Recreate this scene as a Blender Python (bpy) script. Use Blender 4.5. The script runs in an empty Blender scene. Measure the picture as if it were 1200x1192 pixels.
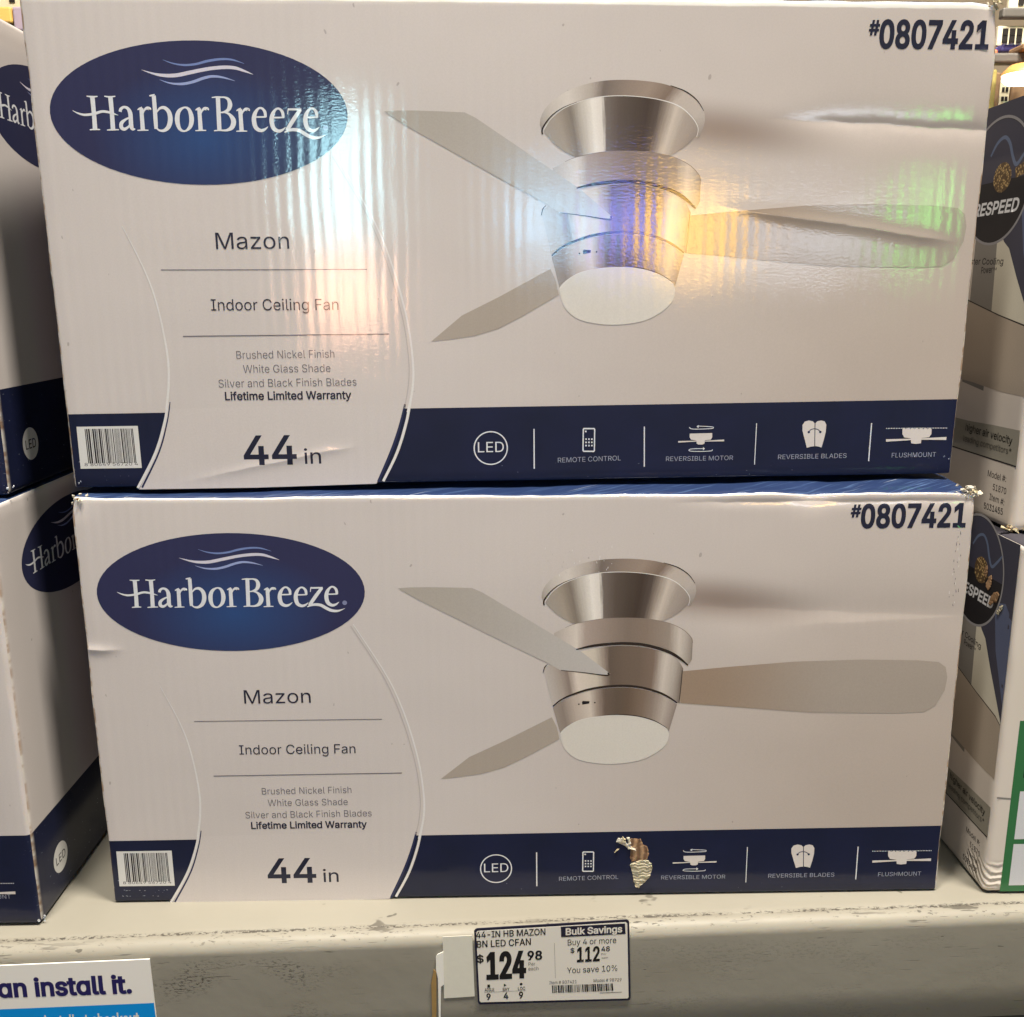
import bpy, bmesh, math, random
from mathutils import Vector, Matrix, noise
from mathutils.geometry import delaunay_2d_cdt

scene = bpy.context.scene
COL = scene.collection
R = math.radians

# ------------------------------------------------------------------ camera
cam_data = bpy.data.cameras.new('camera')
cam = bpy.data.objects.new('camera', cam_data)
COL.objects.link(cam)
cam_data.sensor_fit = 'HORIZONTAL'
cam_data.sensor_width = 36.0
cam_data.lens = 36.0 * 1127.83 / 1200.0
cam_data.clip_start = 0.02
cam_data.clip_end = 60.0
right = Vector((0.99985, -0.01731, -0.00460))
fwd = Vector((0.01590, 0.97577, -0.21829)).normalized()
right = (right - fwd * right.dot(fwd)).normalized()
up = right.cross(fwd)
cam.matrix_world = Matrix(((right.x, up.x, -fwd.x, 0.28883), (right.y, up.y, -fwd.y, -0.64290),
                           (right.z, up.z, -fwd.z, 0.44365), (0, 0, 0, 1)))
scene.camera = cam

# ------------------------------------------------------------------ world and lamps
world = bpy.data.worlds.new('World')
scene.world = world
world.use_nodes = True
world.node_tree.nodes['Background'].inputs[0].default_value = (0.95, 0.88, 0.79, 1)
world.node_tree.nodes['Background'].inputs[1].default_value = 0.04


def area(name, loc, target, sx, sy, watts, color, spread=180):
    l = bpy.data.lights.new(name, 'AREA')
    l.shape = 'RECTANGLE'
    l.size, l.size_y, l.energy, l.color = sx, sy, watts, color
    l.spread = R(spread)
    o = bpy.data.objects.new(name, l)
    COL.objects.link(o)
    o.location = loc
    o.rotation_euler = (Vector(target) - Vector(loc)).to_track_quat('-Z', 'Y').to_euler()
    return o


WARM = (1.0, 0.92, 0.84)
area('aisle_light_key', (-0.75, -1.35, 2.35), (0.25, 0, 0.3), 0.9, 0.6, 4.0, WARM)
area('aisle_light_overhead', (-0.15, -0.60, 3.6), (0.2, -0.2, 0.0), 0.3, 0.5, 140, (1.0, 0.92, 0.80))
area('aisle_light_overhead', (1.10, -0.52, 3.6), (0.4, -0.2, 0.0), 0.5, 0.4, 235, (1.0, 0.92, 0.80))
area('aisle_light_fill', (-0.5, -3.0, 2.0), (0.3, 0, 0.3), 1.4, 1.2, 3.0, WARM)
area('store_light_far', (1.0, 0.75, 2.4), (1.3, 1.8, 0.9), 1.2, 0.5, 30, WARM, 100)
# coloured displays across the aisle, seen as glare in the glossy print of the upper box
GLOW = [((0.015, 0.71), 0.20, 0.42, 5.0, (0.50, 0.90, 1.0)),
        ((0.02, 0.32), 0.22, 0.26, 5.5, (1.0, 0.50, 0.30)),
        ((0.76, 0.60), 0.32, 0.20, 3.6, (0.28, 0.66, 1.0)),
        ((1.03, 0.58), 0.15, 0.20, 5.5, (0.16, 0.22, 1.0)),
        ((1.30, 0.565), 0.32, 0.24, 6.5, (1.0, 0.56, 0.12)),
        ((1.77, 0.56), 0.55, 0.22, 2.1, (0.80, 0.88, 1.0)),
        ((2.20, 0.60), 0.07, 0.28, 6.5, (0.18, 1.0, 0.12))]
for (gx, gz), sx, sz, rad, c in GLOW:
    area('display_light', (gx, -3.0, gz), (gx + (0.35 - gx) * 0.6, 0.0, 0.45), sx, sz, rad * math.pi * sx * sz, c, 60)

scene.view_settings.view_transform = 'Standard'
scene.view_settings.look = 'None'
scene.view_settings.exposure = 0.0
scene.view_settings.gamma = 1.0
scene.view_settings.use_curve_mapping = False
scene.render.engine = 'CYCLES'
scene.cycles.use_denoising = True
scene.cycles.max_bounces = 6


# ------------------------------------------------------------------ node helpers
class NT:
    def __init__(self, tree):
        self.t = tree

    def n(self, kind, **kw):
        nd = self.t.nodes.new(kind)
        for k, v in kw.items():
            setattr(nd, k, v)
        return nd

    def put(self, sock, v):
        if isinstance(v, bpy.types.NodeSocket):
            self.t.links.new(v, sock)
        elif isinstance(v, (tuple, list)) and len(v) == 3 and sock.type == 'RGBA':
            sock.default_value = (*v, 1)
        else:
            sock.default_value = v

    def m(self, op, a, b=0.0, c=0.0, clamp=False):
        nd = self.n('ShaderNodeMath', operation=op, use_clamp=clamp)
        self.put(nd.inputs[0], a)
        self.put(nd.inputs[1], b)
        self.put(nd.inputs[2], c)
        return nd.outputs[0]

    def mix(self, f, a, b):
        nd = self.n('ShaderNodeMix', data_type='RGBA')
        self.put(nd.inputs[0], f)
        self.put(nd.inputs[6], a)
        self.put(nd.inputs[7], b)
        return nd.outputs[2]

    def step(self, v, lo_, hi_):
        nd = self.n('ShaderNodeMapRange', interpolation_type='SMOOTHSTEP')
        self.put(nd.inputs[0], v)
        self.put(nd.inputs[1], lo_)
        self.put(nd.inputs[2], hi_)
        return nd.outputs[0]

    def noise(self, vec, scale, detail=2.0, rough=0.5):
        nd = self.n('ShaderNodeTexNoise')
        self.put(nd.inputs['Vector'], vec)
        self.put(nd.inputs['Scale'], scale)
        self.put(nd.inputs['Detail'], detail)
        self.put(nd.inputs['Roughness'], rough)
        return nd.outputs[0]

    def scale(self, vec, s):
        nd = self.n('ShaderNodeVectorMath', operation='MULTIPLY')
        self.put(nd.inputs[0], vec)
        nd.inputs[1].default_value = s
        return nd.outputs[0]

    def xyz(self, vec):
        nd = self.n('ShaderNodeSeparateXYZ')
        self.put(nd.inputs[0], vec)
        return nd.outputs


def lin(v):
    v /= 255.0
    return v / 12.92 if v <= 0.04045 else ((v + 0.055) / 1.055) ** 2.4


PAPER = (0.588, 0.542, 0.525)


def ink(r, g, b):
    """albedo of a printed tone: its reading in the photo relative to the blank carton beside it"""
    return tuple(min(0.8, lin(v) / lin(w) * p) for v, w, p in zip((r, g, b), (197, 185, 177), PAPER))


def new_mat(name):
    m = bpy.data.materials.new(name)
    m.use_nodes = True
    t = NT(m.node_tree)
    bsdf = m.node_tree.nodes['Principled BSDF']
    return m, t, bsdf


# carton gloss: corrugation flutes, orange peel of the varnish, and the creases of one box
def card_group(name, creases):
    g = bpy.data.node_groups.new(name, 'ShaderNodeTree')
    g.interface.new_socket('Normal', in_out='OUTPUT', socket_type='NodeSocketVector')
    g.interface.new_socket('Gloss Normal', in_out='OUTPUT', socket_type='NodeSocketVector')
    t = NT(g)
    out = t.n('NodeGroupOutput')
    co = t.n('ShaderNodeTexCoord').outputs['Object']
    x, y, z = t.xyz(co)
    wob = t.m('MULTIPLY', t.noise(co, 14.0, 1.0), 0.004)
    fl = t.m('SINE', t.m('MULTIPLY', t.m('ADD', x, wob), 2 * math.pi / 0.0078))
    amp = t.m('MULTIPLY', t.m('ADD', t.noise(t.scale(co, (60, 60, 9)), 1.0, 2.0), -0.20), 3.6e-5)
    flutes = t.m('MULTIPLY', fl, amp)
    peel = t.m('MULTIPLY', t.noise(t.scale(co, (330, 330, 720)), 1.0, 2.0, 0.6), 4.8e-5)
    broad = t.m('MULTIPLY', t.noise(co, 22.0, 1.0), 2.2e-4)
    h = t.m('ADD', flutes, t.m('ADD', peel, broad))
    soft = t.m('ADD', broad, t.m('MULTIPLY', flutes, 2.2))
    for (x0, z0, slope, x1, a, s, asym) in creases:
        jit = t.m('MULTIPLY', t.m('ADD', t.noise(co, 45.0, 2.0), -0.5), 0.0035)
        d = t.m('ADD', t.m('SUBTRACT', z, t.m('ADD', t.m('MULTIPLY', t.m('SUBTRACT', x, x0), slope), z0)), jit)
        e1 = t.m('EXPONENT', t.m('MULTIPLY', t.m('POWER', t.m('ABSOLUTE', t.m('DIVIDE', d, s)), 1.4), -1.0))
        e2 = t.m('EXPONENT', t.m('MULTIPLY', t.m('POWER', t.m('ABSOLUTE', t.m('DIVIDE', d, s * asym)), 1.7), -1.0))
        mask = t.m('MULTIPLY', t.step(x, x0, x0 + 0.07), t.step(x, x1, x1 - 0.03))
        bump = t.m('MULTIPLY', t.m('MULTIPLY', t.m('ADD', e1, t.m('MULTIPLY', e2, 1.2)), mask), a)
        h = t.m('ADD', h, bump)
        soft = t.m('ADD', soft, bump)
    for hh, k in ((soft, 0), (h, 1)):
        b = t.n('ShaderNodeBump')
        b.inputs['Strength'].default_value = 1.0
        b.inputs['Distance'].default_value = 1.0
        t.put(b.inputs['Height'], hh)
        t.put(out.inputs[k], b.outputs[0])
    return g


CARD = {
    'upper': card_group('card_surface_creased', [
        (0.46, 0.2405, -0.045, 0.640, -5.0e-4, 0.0035, 3.0), (0.43, 0.186, -0.135, 0.61, 2.4e-4, 0.0025, 2.0),
        (0.06, 0.0000, 0.20, 0.20, 1.4e-4, 0.002, 2.0)]),
    'lower': card_group('card_surface_dented', [
        (0.40, 0.3020, 0.000, 0.640, -2.2e-4, 0.0018, 2.0), (0.40, 0.229, -0.05, 0.64, -3.6e-4, 0.009, 2.0), (0.47, 0.212, 0.04, 0.64, 1.8e-4, 0.006, 2.0),
        (-0.05, 0.2010, -0.02, 0.03, 5.0e-4, 0.002, 2.0)]),
    'plain': card_group('card_surface_plain', [])}


def card_finish(t, bsdf, variant, coat=0.55, rough=0.55):
    gnode = t.n('ShaderNodeGroup')
    gnode.node_tree = CARD[variant]
    t.put(bsdf.inputs['Normal'], gnode.outputs[0])
    t.put(bsdf.inputs['Coat Normal'], gnode.outputs[1])
    bsdf.inputs['Roughness'].default_value = rough
    bsdf.inputs['Specular IOR Level'].default_value = 0.15
    bsdf.inputs['Coat Weight'].default_value = coat
    bsdf.inputs['Coat Roughness'].default_value = 0.09
    bsdf.inputs['Coat IOR'].default_value = 1.5


_cache = {}
INK = {
    'white_print': (199, 188, 179), 'white_line': (211, 203, 196), 'faint_line': (176, 165, 158), 'navy_line': (38, 42, 70),
    'white_ink': (208, 205, 204), 'grey_ink': (120, 122, 150), 'wave_ink_bright': (196, 188, 196),
    'wave_ink_dim': (108, 122, 165), 'wave_ink_mid': (142, 150, 186), 'dark_ink': (40, 38, 52), 'navy_ink': (30, 31, 48),
    'grey_text': (92, 86, 90), 'label_white': (206, 200, 192), 'black_ink': (34, 30, 32), 'dim_ink': (150, 150, 160),
    'cream_ink': (204, 192, 182), 'blade_grey': (171, 161, 151), 'blade_brown': (161, 147, 133), 'blade_tan': (166, 150, 135),
    'shade_print': (203, 193, 180), 'dark_line': (46, 36, 30), 'edge_line': (134, 118, 106), 'bright_line': (214, 205, 196),
    'ribbon_blue': (92, 104, 128), 'tan_print': (168, 152, 134), 'cream_print': (203, 194, 174),
    'grey_print': (148, 140, 124), 'night_print': (58, 58, 72), 'black_print': (26, 26, 30), 'ring_print': (140, 136, 136),
    'slate_print': (84, 92, 118), 'column_print': (128, 122, 114), 'green_print': (52, 104, 62), 'pane_print': (200, 196, 194),
}
RAMP = {
    'nickel_ring': [(0, 168, 156, 146), (.10, 190, 180, 170), (.2, 200, 190, 180), (.33, 178, 165, 154), (.38, 140, 126, 116), (.48, 158, 140, 126),
                    (.6, 168, 148, 132), (.7, 150, 128, 112), (.76, 188, 174, 162), (.88, 186, 174, 164), (1, 160, 148, 138)],
    'nickel_cone': [(0, 168, 158, 148), (.12, 172, 158, 142), (.2, 150, 136, 122), (.25, 182, 172, 160), (.33, 216, 208, 198), (.38, 205, 196, 186), (.4, 140, 126, 116),
                    (.48, 122, 106, 94), (.56, 112, 96, 84), (.64, 104, 86, 74), (.7, 118, 102, 92), (.74, 158, 142, 128), (.8, 196, 182, 168), (.86, 176, 162, 150), (1, 160, 146, 136)],
    'nickel_band': [(0, 180, 168, 158), (.16, 202, 190, 178), (.22, 178, 160, 148), (.4, 160, 142, 128), (.5, 150, 132, 118), (.62, 156, 136, 120), (.78, 166, 150, 136), (.86, 196, 184, 172), (1, 152, 138, 126)],
    'nickel_housing': [(0, 186, 176, 168), (.1, 176, 162, 150), (.16, 158, 140, 128), (.22, 204, 190, 176), (.36, 196, 184, 168), (.43, 160, 142, 128), (.46, 130, 112, 98),
                       (.56, 138, 118, 102), (.66, 140, 120, 104), (.76, 150, 128, 112), (.84, 198, 186, 174), (.93, 176, 164, 152), (1, 140, 122, 108)],
    'nickel_switch': [(0, 166, 152, 140), (.08, 158, 142, 130), (.18, 186, 170, 156), (.3, 200, 186, 172), (.36, 170, 152, 138), (.42, 136, 116, 102), (.52, 128, 110, 94),
                      (.6, 134, 112, 94), (.72, 150, 128, 110), (.8, 160, 142, 128), (.9, 184, 170, 158), (1, 158, 142, 132)],
}


def card_ink(name, variant):
    key = (name, variant)
    if key in _cache:
        return _cache[key]
    m, t, b = new_mat('%s_%s' % (name, variant))
    co = t.n('ShaderNodeTexCoord').outputs['Object']
    mot = t.m('ADD', t.m('MULTIPLY', t.noise(co, 900.0, 2.0), 0.16), 0.92)
    if name in RAMP:
        uv = t.n('ShaderNodeUVMap').outputs[0]
        u, v, _ = t.xyz(uv)
        wn = t.noise(t.scale(uv, (70, 1.5, 1)), 1.0, 3.0, 0.7)
        uu = t.m('ADD', u, t.m('MULTIPLY', t.m('ADD', wn, -0.5), 0.035))
        cr = t.n('ShaderNodeValToRGB')
        t.put(cr.inputs[0], uu)
        el = cr.color_ramp.elements
        st = RAMP[name]
        while len(el) < len(st):
            el.new(0.5)
        for e, (p, *c) in zip(el, st):
            e.position = p
            c = ink(*c)
            g_ = sum(c) / 3 / 0.55
            e.color = (*[v * min(1.06, 0.98 * g_ ** 0.58) * k for v, k in zip(c, (1.02, 0.99, 0.965))], 1)
        col = cr.outputs[0]
    elif name == 'oval_print':
        x, y, z = t.xyz(co)
        dx = t.m('DIVIDE', t.m('SUBTRACT', x, 0.106), 0.075)
        dz = t.m('DIVIDE', t.m('SUBTRACT', z, 0.226), 0.046)
        d = t.m('SQRT', t.m('ADD', t.m('MULTIPLY', dx, dx), t.m('MULTIPLY', dz, dz)))
        cr = t.n('ShaderNodeValToRGB')
        t.put(cr.inputs[0], d)
        el = cr.color_ramp.elements
        el[0].color = (*ink(42, 68, 112), 1)
        el[1].position = 0.95
        el[1].color = (*ink(45, 45, 74), 1)
        col = cr.outputs[0]
    elif name == 'oval_dark':
        col = ink(40, 41, 66)
    elif name == 'shadow_print':
        x, y, z = t.xyz(co)
        dx = t.m('DIVIDE', t.m('SUBTRACT', x, 0.432), 0.115)
        dz = t.m('DIVIDE', t.m('SUBTRACT', z, t.m('ADD', 0.236, t.m('MULTIPLY', t.m('SUBTRACT', x, 0.43), -0.10))), 0.026)
        d = t.m('SQRT', t.m('ADD', t.m('MULTIPLY', dx, dx), t.m('MULTIPLY', dz, dz)))
        col = t.mix(t.step(d, 1.0, 0.1), PAPER, ink(150, 133, 122))
    elif name == 'soft_print':
        col = ink(190, 178, 168)
    else:
        col = ink(*INK[name])
        if name == 'blade_tan':
            x, y, z = t.xyz(co)
            col = t.mix(t.step(x, 0.43, 0.54), ink(146, 124, 104), ink(158, 144, 131))
        if name == 'blade_grey':
            x, y, z = t.xyz(co)
            col = t.mix(t.step(x, 0.23, 0.37), ink(164, 153, 141), ink(178, 169, 161))
        if name == 'white_print':
            col = PAPER
    mx = t.n('ShaderNodeMix', data_type='RGBA', blend_type='MULTIPLY')
    mx.inputs[0].default_value = 1.0
    t.put(mx.inputs[6], col)
    cmb = t.n('ShaderNodeCombineColor')
    for k in range(3):
        t.put(cmb.inputs[k], mot)
    t.put(mx.inputs[7], cmb.outputs[0])
    t.put(b.inputs['Base Color'], mx.outputs[2])
    card_finish(t, b, variant)
    _cache[key] = m
    return m


def carton_material(variant, W, D, H, band, slope, scuff=0.6, tint=(1, 1, 1)):
    """blank white print with a navy band round the foot, worn edges and scuffs"""
    m, t, b = new_mat('carton_print_' + variant)
    co = t.n('ShaderNodeTexCoord').outputs['Object']
    x, y, z = t.xyz(co)
    paper = tuple(p * k for p, k in zip(PAPER, tint))
    mot = t.noise(co, 900.0, 2.0)
    big = t.noise(co, 7.0, 2.0)
    white = t.mix(t.m('ADD', t.m('MULTIPLY', mot, 0.5), t.m('MULTIPLY', big, 0.5)), tuple(p * 0.86 for p in paper), tuple(p * 1.10 for p in paper))
    if variant in ('upper', 'lower'):      # warm ceiling print towards the right, with light fall-off painted in
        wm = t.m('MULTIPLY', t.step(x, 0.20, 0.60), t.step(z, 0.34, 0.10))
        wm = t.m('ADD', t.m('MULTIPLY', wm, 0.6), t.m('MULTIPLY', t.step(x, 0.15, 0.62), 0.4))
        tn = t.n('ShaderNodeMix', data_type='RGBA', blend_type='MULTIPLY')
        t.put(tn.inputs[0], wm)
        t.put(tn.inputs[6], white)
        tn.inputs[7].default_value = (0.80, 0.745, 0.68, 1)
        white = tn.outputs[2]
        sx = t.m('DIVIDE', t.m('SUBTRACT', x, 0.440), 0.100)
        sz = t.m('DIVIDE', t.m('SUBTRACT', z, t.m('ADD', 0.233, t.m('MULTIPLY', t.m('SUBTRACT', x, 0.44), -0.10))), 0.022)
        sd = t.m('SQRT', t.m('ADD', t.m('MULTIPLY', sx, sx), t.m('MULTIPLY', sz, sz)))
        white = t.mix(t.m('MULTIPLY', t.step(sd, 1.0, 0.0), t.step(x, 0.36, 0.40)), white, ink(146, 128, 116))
    sp = t.step(t.noise(t.scale(co, (220, 220, 130)), 1.0, 1.0), 0.775, 0.80)
    white = t.mix(t.m('MULTIPLY', sp, 0.45), white, ink(120, 108, 100))
    navy = t.mix(t.noise(co, 30.0, 3.0), ink(18, 23, 40), ink(26, 30, 58))
    sc = t.step(t.noise(t.scale(co, (260, 260, 700)), 1.0, 2.0), 0.70, 0.78)
    low = t.m('MULTIPLY', t.step(z, 0.016, 0.004), sc)
    edge_x = t.m('MINIMUM', x, t.m('SUBTRACT', W, x))
    low = t.m('MAXIMUM', low, t.m('MULTIPLY', t.step(edge_x, 0.012, 0.002), sc))
    navy = t.mix(t.m('MULTIPLY', low, scuff), navy, ink(170, 172, 182))
    zb = t.m('ADD', t.m('MULTIPLY', x, slope), band) if slope else band
    inked = t.m('LESS_THAN', z, zb)
    if variant in ('upper', 'lower'):      # unseen left end, navy made up to cut bounce light in the gap
        inked = t.m('MAXIMUM', inked, t.m('MULTIPLY', t.m('LESS_THAN', x, 0.001), t.m('GREATER_THAN', y, 0.006)))
    col = t.mix(inked, white, navy)
    # worn edges: bright paper, then raw brown board where it is rubbed through
    en = t.noise(t.scale(co, (35, 35, 90)), 1.0, 3.0)
    corner = t.m('MAXIMUM', t.m('LESS_THAN', t.m('SUBTRACT', edge_x, t.m('MULTIPLY', en, 0.0016 if variant != 'plain' else 0.0)), 0.0006), 0.0)
    corner = t.m('MULTIPLY', corner, t.step(y, 0.006, 0.0012))
    col = t.mix(t.m('MULTIPLY', corner, 0.8), col, t.mix(t.step(en, 0.42, 0.58), ink(208, 198, 184), ink(150, 118, 88)))
    rim = t.step(t.m('ADD', z, t.m('MULTIPLY', t.noise(co, 60.0, 2.0), 0.0014)), H - 0.0012, H - 0.0002)
    col = t.mix(t.m('MULTIPLY', rim, 0.85), col, ink(226, 220, 208))
    t.put(b.inputs['Base Color'], col)
    card_finish(t, b, variant)
    return m


def flap_material(variant):
    m, t, b = new_mat('navy_flap_' + variant)
    co = t.n('ShaderNodeTexCoord').outputs['Object']
    rot = t.n('ShaderNodeVectorRotate', rotation_type='Z_AXIS')
    t.put(rot.inputs['Vector'], co)
    rot.inputs['Angle'].default_value = R(-38)
    st = t.step(t.noise(t.scale(rot.outputs[0], (26, 420, 1)), 1.0, 3.0), 0.52, 0.78)
    fine = t.step(t.noise(t.scale(rot.outputs[0], (12, 900, 1)), 1.0, 1.0), 0.72, 0.8)
    col = t.mix(t.m('MULTIPLY', st, 0.75), ink(30, 44, 76), ink(76, 96, 128))
    col = t.mix(t.m('MULTIPLY', fine, 0.8), col, ink(180, 184, 190))
    t.put(b.inputs['Base Color'], col)
    card_finish(t, b, variant)
    return m


def plain(name, rgb, rough=0.6, spec=0.3, metal=0.0, var=0.0, scale=40.0, raw=False):
    m, t, b = new_mat(name)
    c = rgb if raw else ink(*rgb)
    if var:
        co = t.n('ShaderNodeTexCoord').outputs['Object']
        nz = t.noise(co, scale, 4.0, 0.6)
        t.put(b.inputs['Base Color'], t.mix(nz, tuple(v * (1 - var) for v in c), tuple(min(1, v * (1 + var)) for v in c)))
    else:
        b.inputs['Base Color'].default_value = (*c, 1)
    b.inputs['Roughness'].default_value = rough
    b.inputs['Specular IOR Level'].default_value = spec
    b.inputs['Metallic'].default_value = metal
    return m


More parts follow.
